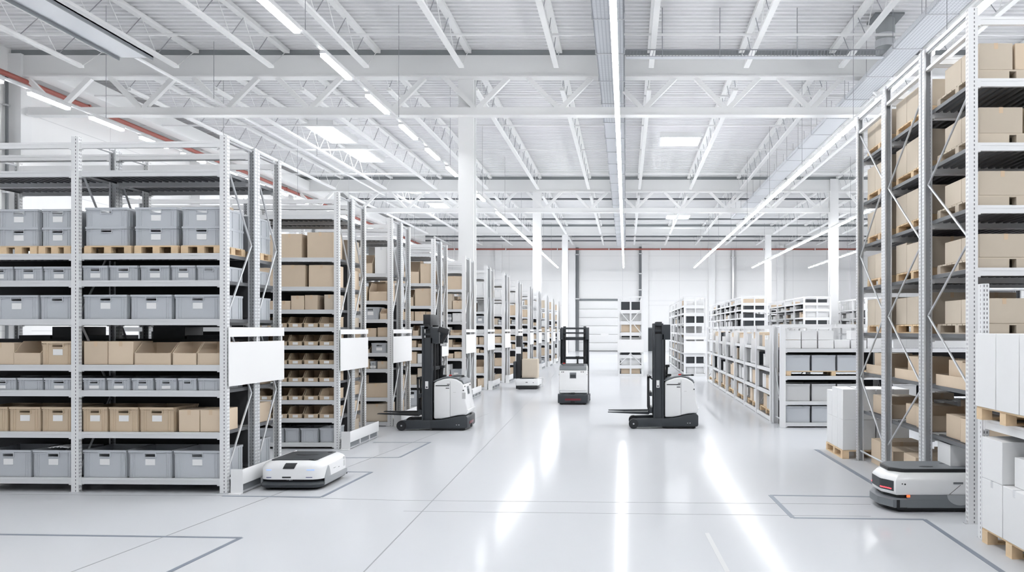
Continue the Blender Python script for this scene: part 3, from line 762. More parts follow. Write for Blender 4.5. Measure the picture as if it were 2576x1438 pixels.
# ------------------------------------------------------------------ tall right rack: three modules behind each other
RL = (.88, 1.55, 2.24, 3.03, 3.77, 4.51, 5.27)
RN = ['lowest shelf', 'second shelf', 'third shelf', 'fourth shelf', 'fifth shelf', 'sixth shelf', 'top shelf']
XR0 = 4.10
MODS = [(9.43, 1.40, 'front module', 6.10), (10.95, 1.52, 'middle module', 6.10), (12.56, 1.38, 'rear module', 6.02)]
rnd = random.Random(21)
MR = []
for mi, (Y, dep, nm, hh) in enumerate(MODS):
    R = Rack('tall right pallet rack of cartons, %s' % nm, (XR0, Y), 1, 0, (2.75,), dep, hh, RL, .095, .11, .085, posts='upright white' if mi == 0 else 'upright galvanised shaded', posts_in='upright galvanised shaded',
             ties=(hh - .1,), group='tall right rack', zig=(.885, 1.0, 1.05)[mi], zig_flip=mi == 1, z0=(1.6, .5, .42)[mi], low_bar=mi > 0, paint='rack white')
    link('top_rail', bx(-.03, .03, 0, dep, hh - .05, hh, 'rack white'), R.root)
    link('top_rail', bx(-.03, .03, 0, dep, hh - .30, hh - .26, 'rack white'), R.root)
    MR.append(R)
    g = 'goods in the %s of the tall right rack' % nm
    for li, z in enumerate(RL):
        place = '%s, %s of tall right rack' % (RN[li], nm)
        if li < 2: continue
        cap = (RL[li + 1] - z if li < 6 else .62) - .105
        R.put(PAL(1.25, qz(dep - .12), .13, .12 if mi else .36, True, 'pallet wood' if mi else 'cardboard pale'), .74, .06, z, ('wooden' if mi else 'cardboard') + ' pallet carrying brown cartons, ' + place, g)
        n = 3 if mi else 2; h = qz(min(cap - .16, .44) if li < 6 else .40)
        if mi == 0: h = qz(min(cap - .2, (.30, .30, .30, .28, .29, .31, .30)[li] + (.08 if li == 6 else 0)))
        wd = qz((dep - .14) / (3 if mi else 2.5)); y = .07; k = 1
        while y + wd < dep - .04:
            hh2 = h if mi == 0 else qz(h * rnd.choice((1, 1, .97, .92)))
            wx = qz({0: (.42, .58, .60, .64, .56, .52, .40)[li]}.get(mi, .6))
            R.put(CART(wx, wd, hh2, 'cardboard pale', k != 2), .12 + wx / 2, y, z + .132, 'brown aisle-side carton, %s from camera, %s' % (nth(k), place), g)
            R.put(CART(.56, wd, hh2, 'cardboard'), .14 + wx + .28 + .01, y, z + .132, 'brown inner carton, %s from camera, %s' % (nth(k), place), g)
            y += wd + .012; k += 1
# lower shelves: mixed opened cartons
for mi, R in enumerate(MR):
    nm, dep = MODS[mi][2], MODS[mi][1]; g = 'loose goods low in the tall right rack'
    pl = lambda s: '%s, %s of tall right rack' % (s, nm)
    L = [(OPENC(.6, .5, .33, .14), .42, .08, RL[1], 'open brown carton with a low front, ' + pl('second shelf')),
         (CART(.5, .42, .35), .40, .62, RL[1], 'plain brown carton, ' + pl('second shelf')),
         (CART(.35, .3, .26, 'white card'), .92, .1, RL[1], 'white carton beside brown cartons, ' + pl('second shelf')),
         (TRAY(.5, .4, .12), 1.0, .6, RL[1], 'low white open box, ' + pl('second shelf'))]
    L += [(OPENC(.7, .55, .30, .22), .48, .08, RL[0], 'wide open brown carton, ' + pl('lowest shelf')),
          (CART(.6, .45, .3), .46, .7, RL[0], 'closed brown carton, ' + pl('lowest shelf')),
          (CART(.4, .4, .27, 'white card'), 1.15, .1, RL[0], 'white carton, ' + pl('lowest shelf')),
          (CART(.4, .4, .36), 1.15, .65, RL[0], 'brown carton set back, ' + pl('lowest shelf'))]
    if mi: L += [(CART(.75, .55, .36), .52, .08, 0.0, 'big brown carton on the floor, front of %s of tall right rack' % nm), (CART(.7, .5, .42), .5, .72, 0.0, 'big brown carton on the floor, back of %s of tall right rack' % nm),
                 (OPENC(.6, .5, .36, .25), 1.3, .1, 0.0, 'open brown carton on the floor, inside %s of tall right rack' % nm)]
    for sp, u, v, z, lab in L: R.put(sp, u, v, z, lab, g)
    # cardboard ledge strips lying along the shelf edge
    R.put(('cardboard_sheet', 'sheet', [('cardboard_sheet', bx(0, .02, -dep / 2 + .12, dep / 2 - .12, 0, .15, 'cardboard'))]), .075, dep / 2, RL[1], 'upright brown cardboard strip along the aisle edge, ' + pl('second shelf'), g)
# ---- low rack near the camera, pallets of white cartons
D = Rack('low near right rack with white cartons', (3.93, 8.74), 1, -PI / 2, (2.6,), 1.1, 2.80, (1.33,), .11, .10, .08, paint='rack white', group='near right rack', zig=.9, brace_mat='galvanised', name='pallet_rack')
D.put(PAL(1.2, 1.0, .14, .13), .72, -0.13, 1.333, 'wooden pallet with white cartons on the shelf of the near right rack')
D.put(PAL(1.2, 1.0, .16, .13), .72, -0.07, 0.0, 'wooden floor pallet with white cartons under the near right rack')
g = 'white cartons on the near right rack'
for i, (u, w) in enumerate(((.37, .46), (.85, .47), (1.33, .46))):
    D.put(CART(w, .5, .78, 'white card', False), u, -0.15, 1.475, 'tall white carton, %s from the end post, shelf of near right rack' % nth(i + 1), g)
    D.put(CART(w, .5, .78, 'white card', False), u, 0.37, 1.475, 'tall white carton in back line, %s from the end post, shelf of near right rack' % nth(i + 1), g)
for i, (u, w) in enumerate(((.37, .46), (.85, .47), (1.33, .46))):
    D.put(CART(w, .5, .54, 'white card'), u, -0.08, .162, 'white carton in bottom layer, %s from the end post, floor pallet of near right rack' % nth(i + 1), g)
D.put(CART(.46, .5, .44, 'white card', False), .37, -0.08, .705, 'white carton in upper layer, floor pallet of near right rack')
D.put(CART(.45, .4, .30, 'white card'), .90, 0.01, .705, 'smaller white carton beside the upper one, floor pallet of near right rack')
D.put(CART(.46, .45, .54, 'white card'), .37, 0.45, .162, 'white carton in back line, bottom layer, floor pallet of near right rack')
# ---- pallet of white cartons behind the tall rack
XS, YSK = 3.84, 14.12
def at(x, y, z, spec, lab, g=None, rot=0): return make(spec, lab, (x, y, z), rot, g)
at(XS + .6, YSK, 0, PAL(1.2, 1.15, .15, .12), 'wooden floor pallet under the white carton stack behind the tall right rack')
g = 'white cartons stacked behind the tall right rack'
for lay, hz, h in ((0, .152, .54), (1, .695, .54)):
    for i in range(3):
        for j in range(2):
            at(XS + .305 + j * .6, YSK + .02 + i * .375, hz, CART(.58, .365, h if not (lay and i == 2) else .46, 'white card'), 'white carton, %s layer, %s from the camera, %s column, stack behind tall rack' % (('lower', 'upper')[lay], nth(i + 1), ('aisle', 'inner')[j]), g)
# ------------------------------------------------------------------ half-height racks on the right of the aisle
M1L = (.12, .62, 1.21, 1.85)
M1 = Rack('half-height white rack facing the camera, with grey bins', (3.66, 18.6), 1, 0, (2.45, 2.45), .9, 2.42, M1L, .085, .13, .09, paint='rack paint', posts='rack white', group='half-height racks', ties=(2.42,), name='shelf_rack', shade_backs=((.14, .6), (.66, 1.18), (1.25, 1.80)))
g = 'goods on the half-height rack'
for li, mat, hz, nm in ((0, 'grey plastic', .38, 'floor shelf'), (1, 'pale plastic', .40, 'second shelf'), (2, 'grey plastic', .37, 'third shelf')):
    for i in range(4):
        u = .085 + .29 + i * .60
        if i == 3: u += .70
        z = M1L[li]
        if li == 2:
            if i in (0, 2, 3): pass
            z += .115
        M1.put(BIN(.57, .7, hz, mat, False, False, False), u, .05, z, '%s bin, %s from aisle post, %s of half-height rack' % ('pale' if mat[0] == 'p' else 'grey', nth(i + 1), nm), g)
M1.put(PAL(2.2, .8, .115, .1), 1.21, .05, M1L[2], 'long wooden pallet under grey bins, third shelf of half-height rack')
M1.put(PAL(1.8, .8, .115, .1), 3.50, .05, M1L[2], 'long wooden pallet behind the tall rack posts, third shelf of half-height rack')
for i in range(6):
    for q in range(2):
        if q and i == 3: continue
        M1.put(CART(.36, .4, (.20, .21)[q] if i != 5 else .3 - .1 * q, 'white card', False), .26 + i * .385, .05 + .02 * (i % 2), M1L[3] + q * .21 if i != 5 else M1L[3] + q * .305, '%s white carton, %s from aisle post, top shelf of half-height rack' % (('lower', 'upper')[q], nth(i + 1)), g)
M2L = (.10, .74, 1.32, 1.85)
M2 = Rack('long half-height rack lining the right side of the aisle', (3.62, 19.75), -1, -PI / 2, (2.2,) * 7, .9, 2.40, M2L, .085, .12, .09, paint='rack white', posts='rack white', group='half-height racks', ties=(2.40,), foot=False, name='shelf_rack', decked=M2L[1:])
rnd = random.Random(9)
for bay in range(7):
    u0 = M2.us[bay] + .09; bn = '%s bay from the camera, long half-height rack' % nth(bay + 1)
    g = 'goods on the long half-height rack'
    M2.put(PAL(1.9, .75, .13, .12, bay < 3), u0 + 1.0, .05, M2L[0] + .002, 'floor pallet, ' + bn, g)
    for li in range(4):
        u = u0; k = 1; cap = (M2L + (2.36,))[li + 1] - M2L[li] - .12 - (.135 if li == 0 else 0)
        while u < u0 + 1.36:
            w = qz(rnd.choice((.38, .5, .62))); h = qz(cap * rnd.uniform(.75, 1)); q = rnd.random()
            mat, ds = ('white card', 'white carton') if q < .5 else ('cardboard', 'brown carton') if q < .78 else ('pale plastic', 'pale grey crate') if q < .92 else ('charcoal', 'dark crate')
            if rnd.random() < .92:
                M2.put(CART(w, .6, h, mat, 'card' in mat), u + w / 2, .04 + rnd.uniform(0, .06), M2L[li] + (.134 if li == 0 else 0.0), '%s, %s along, %s shelf, %s' % (ds, nth(k), nth(li + 1), bn), g); k += 1
            u += w + .02
    # small end boards on the frames
    if bay < 6:
        t = thing('frame_board', 'small white board on the post before the %s bay, long half-height rack' % nth(bay + 1), 'sign', (3.545, 19.75 + M2.us[bay], 0), 0, 'boards on the half-height rack posts')
        link('board', bx(-.10, .01, -.065, -.052, 1.42, 2.05, 'label paper'), t); link('board_clip', bx(-.03, .012, -.052, -.03, 1.6, 1.8, 'rack paint'), t)
# ---- taller racks far down the hall
def far_rack(label, X, Y, bays, hh, levels, short, sgn=-1, dep=1.05, zmin=0.0, bl=2.7, seed=3, end_goods=True):
    R = Rack(label, (X, Y), -1, -PI / 2, (bl,) * bays, dep, hh, levels, .09, .12, .1, paint='rack white', posts='rack white', group='far racks', ties=(hh,), foot=False, zig=1.0, frames=(), name='shelf_rack', tie_paint='rack white', brace_mat='rack white')
    rr = random.Random(seed); cols = (0,) if False else None
    # cross rails across the end frame
    for z in levels: link('end_rail', bx(-.03, .03, 0, dep, z - .17, z, 'rack white'), R.root)
    link('centre_post', bx(-.04, .04, dep / 2 - .04, dep / 2 + .04, 0, hh, 'rack white'), R.root)
    for z in (hh,): link('end_rail', bx(-.03, .03, 0, dep, z - .07, z, 'rack white'), R.root)
    for bay in range(bays):
        for li, z in enumerate(levels):
            if z < zmin: continue
            cap = (tuple(levels) + (hh,))[li + 1] - z - .13
            u = R.us[bay] + .1; k = 1
            while u < R.us[bay] + bl - .9:
                w = qz(rr.choice((.45, .6, .8))); h = qz(cap * rr.choice((.6, .75, .9, 1)))
                q = rr.random()
                mat, ds = ('white card', 'white carton') if q < .40 else ('pale plastic', 'pale crate') if q < .6 else ('charcoal', 'dark crate') if q < .82 else ('cardboard', 'brown carton')
                if rr.random() < .85:
                    R.put(CART(w, qz(dep * .8), h, mat, False), u + w / 2, dep * .1, z, '%s, %s in %s bay, %s shelf up, %s' % (ds, nth(k), nth(bay + 1), nth(li + 1), short), 'goods on the ' + short); k += 1
                u += w + .06
    return R
N1 = far_rack('far white rack with a blank end sign, right of the aisle', 2.90, 39.3, 5, 3.95, (.12, .62, 1.12, 1.62, 2.12, 2.62, 3.12, 3.5), 'far signed rack', seed=4)
t = thing('rack_end_sign', 'blank white sign on the end of the far rack right of the aisle', 'sign', (2.9, 39.2, 0), 0, 'blank signs on the rack ends')
link('panel', bx(-.05, 1.05, -.015, 0, 1.12, 1.72, 'label paper'), t); link('header_strip', bx(-.05, 1.05, -.015, 0, 1.80, 1.95, 'label paper'), t)
for xx in (0, .5, 1.0): link('bracket', bx(xx - .02, xx + .02, 0, .02, 1.2, 1.9, 'rack white'), t)
N2 = far_rack('free-standing white rack end with crossed braces, mid aisle', -.36, 39.0, 2, 3.92, (.12, .55, 1.05, 1.6, 2.15, 2.7, 3.25), 'free-standing rack', dep=1.16, seed=8)
for a, c in (((.05, .6), (.55, 1.1)), ((1.1, .6), (.6, 1.1)), ((.05, 3.2), (.55, 2.6)), ((1.1, 2.1), (.62, 2.7)), ((.62, 2.7), (1.1, 3.3))):
    link('brace', MB().tube((-.02, a[0], a[1]), (-.02, c[0], c[1]), .022, 'rack white', 6).mesh('xb'), N2.root, (.06, 0, 0))
t = thing('rack_end_sign', 'blank white sign across the free-standing rack end mid aisle', 'sign', (-.36, 38.88, 0), 0, 'blank signs on the rack ends')
link('panel', bx(-.06, 1.22, -.015, 0, 1.17, 1.80, 'label paper'), t)
for xx in (0, .58, 1.16): link('bracket', bx(xx - .02, xx + .02, 0, .03, 1.25, 1.72, 'rack white'), t)
R1 = far_rack('tall far rack showing above the half-height racks, closest to the aisle', 7.0, 48.0, 7, 4.3, (2.0, 2.5, 3.0, 3.5, 3.9), 'first tall far rack', dep=1.5, zmin=2.4, seed=12)
R2 = far_rack('tall far rack showing above the half-height racks, middle one', 10.3, 46.0, 5, 4.2, (2.0, 2.5, 3.0, 3.5, 3.85), 'second tall far rack', dep=1.5, zmin=2.4, seed=13)
R3 = far_rack('tall far rack showing above the half-height racks, by the white column', 13.9, 46.0, 3, 4.15, (2.0, 2.5, 3.0, 3.5), 'third tall far rack', dep=1.5, zmin=2.4, seed=14)
# ------------------------------------------------------------------ mobile robots
def rrect(w, l, r, ch=None, ins=0.0, n=5, front_r=None):
    """plan outline, front at y = 0, counter-clockwise from the front right; ch = (dx, dy) cuts the front corners"""
    x = w / 2 - ins; y0, y1 = ins, l - ins; fr = max(.01, (front_r or r) - ins * .3); br = max(.01, r - ins * .3)
    pts = []
    def arc(cx, cy, rad, a0, a1):
        for i in range(n + 1):
            a = a0 + (a1 - a0) * i / n; pts.append((cx + rad * math.cos(a), cy + rad * math.sin(a)))
    if ch:
        dx, dy = ch
        for t in (0, .12, .25): pts.append((x - dx + dx * t * .9, y0 + dy * t * t * 1.6))
        for t in (.55, .75, .88, .96, 1.0): pts.append((x - dx * (1 - t), y0 + dy * (.1 + .9 * t ** 1.25)))
        pts.append((x, y0 + dy * 1.35))
        arc(x - br, y1 - br, br, 0, PI / 2); arc(-x + br, y1 - br, br, PI / 2, PI)
        pts.append((-x, y0 + dy * 1.35))
        for t in (1.0, .96, .88, .75, .55): pts.append((-x + dx * (1 - t), y0 + dy * (.1 + .9 * t ** 1.25)))
        for t in (.25, .12, 0): pts.append((-x + dx - dx * t * .9, y0 + dy * t * t * 1.6))
    else:
        arc(x - fr, y0 + fr, fr, -PI / 2, 0); arc(x - br, y1 - br, br, 0, PI / 2)
        arc(-x + br, y1 - br, br, PI / 2, PI); arc(-x + fr, y0 + fr, fr, PI, 1.5 * PI)
    return pts
def zl(pts, z, dy=0.0): return [(x, y + dy, z) for x, y in pts]
def wrap(out, i0, i1, z0, z1, off, mat, name):   # a thin plate that follows the outline between two of its points
    n = len(out); idx = [(i0 + k) % n for k in range((i1 - i0) % n + 1)]
    b = MB(); ring = []
    def nrm(i):
        a = Vector(out[(i - 1) % n]); c = Vector(out[(i + 1) % n]); d = (c - a).normalized(); return Vector((d.y, -d.x))
    loops = []
    for i in idx:
        p = Vector(out[i]); q = nrm(i)
        o, s = p + q * off, p - q * .004
        loops.append([(s.x, s.y, z0), (o.x, o.y, z0), (o.x, o.y, z1), (s.x, s.y, z1)])
    b.loft(loops, mat)
    return b.mesh(name)
def robot_a():   # rounded robot, front towards -y
    w, l, h = .90, 1.06, .43
    t = thing('transport_robot', 'low white transport robot with dark top plate parked at the nearest left rack end', 'robot', (-4.80, 11.36, 0))
    K = lambda ins, fr=.16: rrect(w, l, .10, None, ins, 6, fr)
    b = MB().loft([zl(K(.0), .155), zl(K(.0), .30), zl(K(.008), .335), zl(K(.03), .368), zl(K(.075), .398), zl(K(.12), .412)], 'robot white')
    link('body', b.mesh('robot_body', 0, 1, True), t)
    link('underside', MB().loft([zl(K(.06), .012), zl(K(.03), .05)], 'black plastic').mesh('under'), t)
    bu = MB().loft([zl(K(.03), .035, -.03), zl(K(.0), .05, -.035), zl(K(-.008), .085, -.04), zl(K(.01), .112, -.03), zl(K(.05), .122, -.02)], 'charcoal')
    link('bumper', bu.mesh('bumper', 0, 1, True), t)
    link('sensor_slot', MB().loft([zl(K(.04), .118, -.005), zl(K(.035), .156, -.005)], 'black plastic').mesh('slot', 0, 1, True), t)
    tp = [(-.315, .115), (.315, .115), (.335, .16), (.335, l - .17), (.29, l - .13), (-.29, l - .13), (-.335, l - .17), (-.335, .16)]
    p = link('top_plate', MB().prism_z(tp, .405, .418, 'charcoal').mesh('plate', .006), t)
    link('plate_ridge', MB().loft([zl([(-.16, .55), (.0, .50), (.22, .56), (.0, .60)], .418), zl([(-.12, .55), (0, .52), (.16, .56), (0, .58)], .426)], 'soft black').mesh('ridge'), p)
    link('plate_latch', bx(.22, .28, .13, .16, .418, .424, 'black plastic'), p)
    link('plate_latch', bx(.24, .30, .80, .84, .418, .424, 'black plastic'), p)
    # front face parts: the slope follows the body between z .335 and .398
    pr = [(.000, .306, 0), (.006, .335, .4), (.028, .368, .8), (.048, .381, 1)]
    sl = [[(-.105 + .03 * q, y, z), (.055 + .03 * q, y, z), (.055 + .03 * q, y - .006, z + .004), (-.105 + .03 * q, y - .006, z + .004)] for y, z, q in pr]
    link('screen', MB().loft(sl, 'soft black').mesh('screen'), t)
    for x0, x1, z, m, nmx in ((.235, .345, .292, 'led blue', 'upper_light'), (-.40, -.33, .292, 'led blue', 'upper_light'), (.225, .315, .186, 'dark led', 'lower_light'), (-.40, -.33, .186, 'dark led', 'lower_light')):
        if x0 < -.3: x0 += .06; x1 += .06
        link(nmx, bx(x0, x1, -.003, .004, z - .0045, z + .0045, m), t)
    link('camera_slit', bx(-.115, .01, -.004, .004, .176, .196, 'black plastic', 'slit', .003), t)
    link('lidar_glint', MB().box(-.06, -.05, .03, .045, .138, .146, 'steel').box(-.035, .0, .03, .045, .136, .143, 'steel').box(.01, .016, .03, .045, .136, .147, 'steel').mesh('glint'), t)
    for sd in (-1, 1):
        x = sd * w / 2
        pr = [(.10, .06), (l - .05, .06), (l - .05, .155), (.34, .155), (.325, .20), (.30, .26), (.275, .30), (.25, .32), (.215, .30), (.17, .25), (.13, .18)]
        link('side_skirt', MB().prism_x(pr, x - .006 if sd > 0 else x - .008, x + .008 if sd > 0 else x + .006, 'robot grey').mesh('skirt', .003), t)
        link('side_vent', MB().box(x - .004, x + .004, .88, .94, .20, .29, 'pale plastic').box(x - .004, x + .004, .88, .93, .305, .345, 'pale plastic').mesh('vent'), t)
        link('side_mark', MB().box(x - .003, x + .003, .46, .54, .238, .242, 'charcoal').box(x - .003, x + .003, .66, .70, .222, .228, 'charcoal').mesh('mark'), t)
        link('rear_marker', MB().box(x - .01, x + .010, .98, 1.02, .09, .15, 'steel').box(x - .01, x + .010, .98, 1.02, .06, .08, 'black plastic').mesh('rm'), t)
simple('dark led', (.03, .05, .16), .3)
robot_a()
def robot_b():
    w, l, h = .82, 1.55, .53
    t = thing('transport_robot', 'larger white transport robot with red tail lights driving out under the tall right rack', 'robot', (3.26, 10.37, 0), -PI / 2)
    ch = (.27, .12)
    K = lambda ins, yo=0: rrect(w, l, .08, ch, ins, 5)
    b = MB().loft([zl(K(.012), .225), zl(K(.0), .25), zl(K(.0), .40), zl(K(.012), .425), zl(K(.05), .47), zl(K(.085), .49)], 'robot white')
    link('body', b.mesh('robot_body_b', 0, 1, True), t)
    link('underside', MB().loft([zl(K(.05), .012), zl(K(.015), .06)], 'black plastic').mesh('under_b'), t)
    link('bumper', MB().loft([zl(K(.02), .06, -.03), zl(K(.0), .075, -.035), zl(K(.0), .165, -.035), zl(K(.02), .182, -.02)], 'agv grey').mesh('bumper_b', 0, 1, True), t)
    link('sensor_slot', MB().loft([zl(K(.05), .18), zl(K(.05), .226)], 'black plastic').mesh('slot_b', 0, 1, True), t)
    tp = [(-.16, .10), (.16, .10), (.30, .22), (.31, .27), (.31, l - .08), (-.31, l - .08), (-.31, .27), (-.30, .22)]
    p = link('top_plate', MB().prism_z(tp, .488, .530, 'black plastic').mesh('plate_b', .006), t)
    link('plate_pad', MB().prism_z([(a * .95, .03 + c * .965) for a, c in tp], .530, .535, 'mid grey').mesh('pad'), p)
    for xx, yy in ((.14, .60), (-.1, .95), (.16, 1.2)): link('plate_recess', MB().prism_z([(xx + .05 * math.cos(k * PI / 6), yy + .09 * math.sin(k * PI / 6)) for k in range(12)], .535, .5365, 'charcoal').mesh('rec'), p)
    out = K(0); n = len(out)
    # dark tail panel wraps the front face into the cut corner on the camera side (+x here)
    tail = link('tail_panel', wrap(out, n - 5, 5, .268, .395, .004, 'charcoal', 'tail'), t)
    link('tail_light', wrap(out, 1, 4, .288, .300, .007, 'led red', 'led'), tail)
    link('tail_light', wrap(out, n - 4, n - 2, .288, .300, .007, 'led red', 'led2'), tail)
    x = w / 2
    link('side_skirt', MB().box(x - .02, x - .004, .26, l - .05, .06, .226, 'agv grey').mesh('skirt_b', .004), t)
    link('side_skirt', MB().box(-x + .004, -x + .02, .26, l - .05, .06, .226, 'agv grey').mesh('skirt_b2', .004), t)
    link('bumper_joint', bx(x - .02, x + .003, .13, .17, .065, .165, 'black plastic'), t)
    m = link('side_marker', bx(x - .01, x + .004, .255, .30, .196, .224, 'amber', 'amb', .006), t)
    for yy, zz, r in ((.20, .365, .008), (.235, .36, .011)): link('sensor_dot', MB().tube((x - .003, yy, zz), (x + .003, yy, zz), r, 'soft black', 10).mesh('dot'), t)
    link('door_handle', MB().box(x - .004, x + .008, .84, .96, .362, .384, 'mid grey').box(x - .004, x + .01, .84, .96, .380, .384, 'black plastic').mesh('dh'), t)
    link('panel_seam', MB().bar((x + .001, .93, .35), (x + .001, .79, .232), .004, .004, 'charcoal').mesh('seam'), t)
    link('wheel_cover', MB().prism_x([(.93 + .17 * math.cos(PI + k * PI / 12), .226 + .13 * math.sin(PI + k * PI / 12)) for k in range(13)], x - .012, x + .006, 'robot grey').mesh('wc'), t)
robot_b()
make(TRAY(.55, .42, .27), 'white open box sitting on the top plate of the larger robot', (4.46, 10.26, .5365), 0)

# ------------------------------------------------------------------ forklifts, forks towards -x, right side faces the camera
def forklift(label, x, y, rot, mast_h=2.44, extra=False, ml=.82, fork_z=.33, scale=1.0):
    t = thing('reach_truck', label, 'forklift', (x, y, 0), rot, 'white and dark reach trucks')
    if scale != 1.0: t.scale = (scale,) * 3
    W = .44
    prof = [(-.86, .05), (-.02, .05), (.0, .09), (.0, .30), (-.03, .335), (-.12, .338), (-.24, .325), (-.36, .30), (-.48, .272), (-.60, .252), (-.74, .242), (-.86, .24)]
    link('chassis', MB().prism_y(prof, -W - .02, W + .02, 'charcoal').mesh('chassis', .018), t)
    link('underbody', bx(-.82, -.06, -W + .03, W - .03, .015, .06, 'black plastic'), t)
    for s in (-1, 1):
        leg = [(-1.52, .035), (-.84, .05), (-.84, .24), (-1.10, .236), (-1.42, .225), (-1.52, .22), (-1.58, .18), (-1.60, .125), (-1.58, .07)]
        g = link('straddle_leg', MB().prism_y(leg, s * .39 - .07, s * .39 + .07, 'charcoal').mesh('leg', .014), t)
        link('load_wheel', MB().tube((-1.50, s * .39 - .075, .115), (-1.50, s * .39 + .075, .115), .112, 'soft black', 20).tube((-1.50, s * .39 - .078, .115), (-1.50, s * .39 + .078, .115), .02, 'steel', 8).mesh('lw', 0, 1, True), g)
        link('hub_cap', bx(-1.52, -1.48, s * .39 - .080, s * .39 + .080, .105, .125, 'steel'), g)
    bp = [(-.775, .262), (-.60, .262), (-.48, .285), (-.36, .315), (-.24, .34), (-.12, .352), (-.03, .348), (-.004, .42), (-.004, .50), (-.045, .66), (-.075, .88), (-.095, 1.03), (-.14, 1.10), (-.26, 1.17), (-.40, 1.195), (-.55, 1.175), (-.70, 1.125), (-.775, 1.08)]
    link('body', MB().prism_y(bp, -W + .01, W - .01, 'robot white').mesh('truck_body', .035, 3), t)
    link('rear_ledge', bx(-.16, .012, -W + .02, W - .02, .44, .475, 'robot white', 'ledge', .012), t)
    for s in (-1, 1):
        y0, y1 = (s * (W - .01) - .004, s * (W - .01) + .004)
        d = link('battery_door', MB().prism_y([(-.76, .285), (-.405, .31), (-.405, 1.0), (-.76, 1.0)], y0, y1, 'robot white').mesh('door', .002), t)
        link('door_slot', MB().box(-.73, -.42, y0 - .002, y1 + .002, 1.012, 1.03, 'black plastic').box(-.50, -.42, y0 - .003, y1 + .003, .955, .972, 'black plastic').box(-.47, -.41, y0 - .002, y1 + .002, 1.045, 1.06, 'soft black').mesh('ds'), d)
        link('panel_seam', MB().box(-.403, -.398, y0 - .001, y1 + .001, .05, 1.12, 'mid grey').mesh('ps'), t)
        link('side_badge', MB().box(-.33, -.27, y0 + .001, y1 - .001, .865, .872, 'pale plastic').mesh('sb'), t)
        link('side_lamp', MB().box(-.115, -.085, y0 - .001, y1 + .001, .90, .925, 'soft black').mesh('sl'), t)
    # console
    top = [(-.78, 1.10), (-.70, 1.13), (-.55, 1.185), (-.40, 1.205), (-.26, 1.18), (-.14, 1.108), (-.10, 1.045), (-.085, 1.06), (-.12, 1.135), (-.25, 1.205), (-.40, 1.232), (-.56, 1.212), (-.72, 1.155), (-.79, 1.12)]
    c = link('console', MB().prism_y(top, -W + .025, W - .025, 'mid grey').mesh('console', .008), t)
    link('control_panel', MB().prism_y([(-.40, 1.233), (-.20, 1.180), (-.20, 1.186), (-.40, 1.240)], -.33, .33, 'soft black').mesh('cp'), c)
    link('stop_button', MB().tube((-.42, -.30, 1.23), (-.42, -.30, 1.262), .035, 'red gloss', 12).mesh('sb2'), c)
    link('tiller_arm', MB().tube((-.40, -.34, 1.232), (-.12, -.34, 1.238), .016, 'charcoal', 8).tube((-.16, -.34, 1.238), (-.10, -.34, 1.236), .022, 'black plastic', 8).mesh('ta'), c)
    link('joystick', MB().bar((-.72, .10, 1.14), (-.70, .10, 1.42), .06, .05, 'soft black').box(-.75, -.64, .04, .16, 1.40, 1.46, 'soft black').box(-.76, -.60, .06, .14, 1.18, 1.24, 'soft black').mesh('js', .01), c)
    # mast
    mx0, mx1 = -1.04, -.80
    for s in (-1, 1):
        u = MB().box(mx0, mx0 + .035, s * .40 - .05, s * .40 + .05, .06, mast_h, 'charcoal').box(mx1 - .035, mx1, s * .40 - .05, s * .40 + .05, .06, mast_h - .25, 'charcoal').box(mx0, mx1, s * .40 - .02, s * .40 + .02, .06, mast_h - .25, 'charcoal')
        link('mast_upright', u.mesh('mu', .004), t)
        link('inner_mast', MB().box(mx0 + .06, mx1 - .04, s * .32 - .04, s * .32 + .04, .12, mast_h + .035, 'soft black').mesh('im', .004), t)
        link('lift_chain', MB().tube((-.78, s * .30, .3), (-.78, s * .30, mast_h - .3), .022, 'black plastic', 8).mesh('lc'), t)
        link('sticker', bx(mx0 + .08, mx0 + .16, s * .452 - .002, s * .452 + .002, .94, 1.12, 'label paper'), t) if False else None
        k = link('sticker', bx(-.97, -.90, s * .40 - .0215 if s < 0 else s * .40 + .020, s * .40 - .020 if s < 0 else s * .40 + .0215, .95, 1.12, 'label paper'), t)
        link('sticker_mark', bx(-.955, -.915, s * .40 - .0225 if s < 0 else s * .40 + .020, s * .40 - .020 if s < 0 else s * .40 + .0225, .97, 1.0, 'charcoal'), k)
    link('mast_head', MB().box(mx0 + .02, mx1 + .02, -.45, .45, mast_h - .14, mast_h, 'charcoal').box(mx1 - .02, mx1 + .16, -.45, .45, mast_h - .36, mast_h - .02, 'charcoal').mesh('mh', .008), t) if False else None
    for z0, z1 in ((mast_h - .06, mast_h), (mast_h - .20, mast_h - .15), (mast_h - .40, mast_h - .30), (1.36, 1.44), (.5, .62)):
        link('cross_member', bx(mx0 + .02, mx1 - .01, -.40, .40, z0, z1, 'charcoal', 'cm', .004), t)
    for s in (-1, 1):
        link('mast_housing', bx(mx1 - .05, mx1 + .15, s * .40 - .05, s * .40 + .05, mast_h - .38, mast_h - .03, 'charcoal', 'mhs', .006), t)
    if extra:
        link('mast_extension', MB().box(-1.03, -.86, -.36, .36, mast_h + .03, mast_h + .28, 'soft black').box(-1.0, -.9, -.40, -.30, mast_h - .05, mast_h + .05, 'soft black').box(-1.0, -.9, .30, .40, mast_h - .05, mast_h + .05, 'soft black').mesh('mext', .008), t)
        link('work_lamp', MB().bar((-.66, -.42, mast_h - .05), (-.44, -.42, mast_h - .12), .1, .12, 'soft black').bar((-.60, -.42, mast_h - .38), (-.46, -.42, mast_h - .12), .05, .07, 'black plastic').box(-.62, -.48, -.48, -.36, mast_h - .44, mast_h - .38, 'pale plastic').mesh('wl', .008), t)
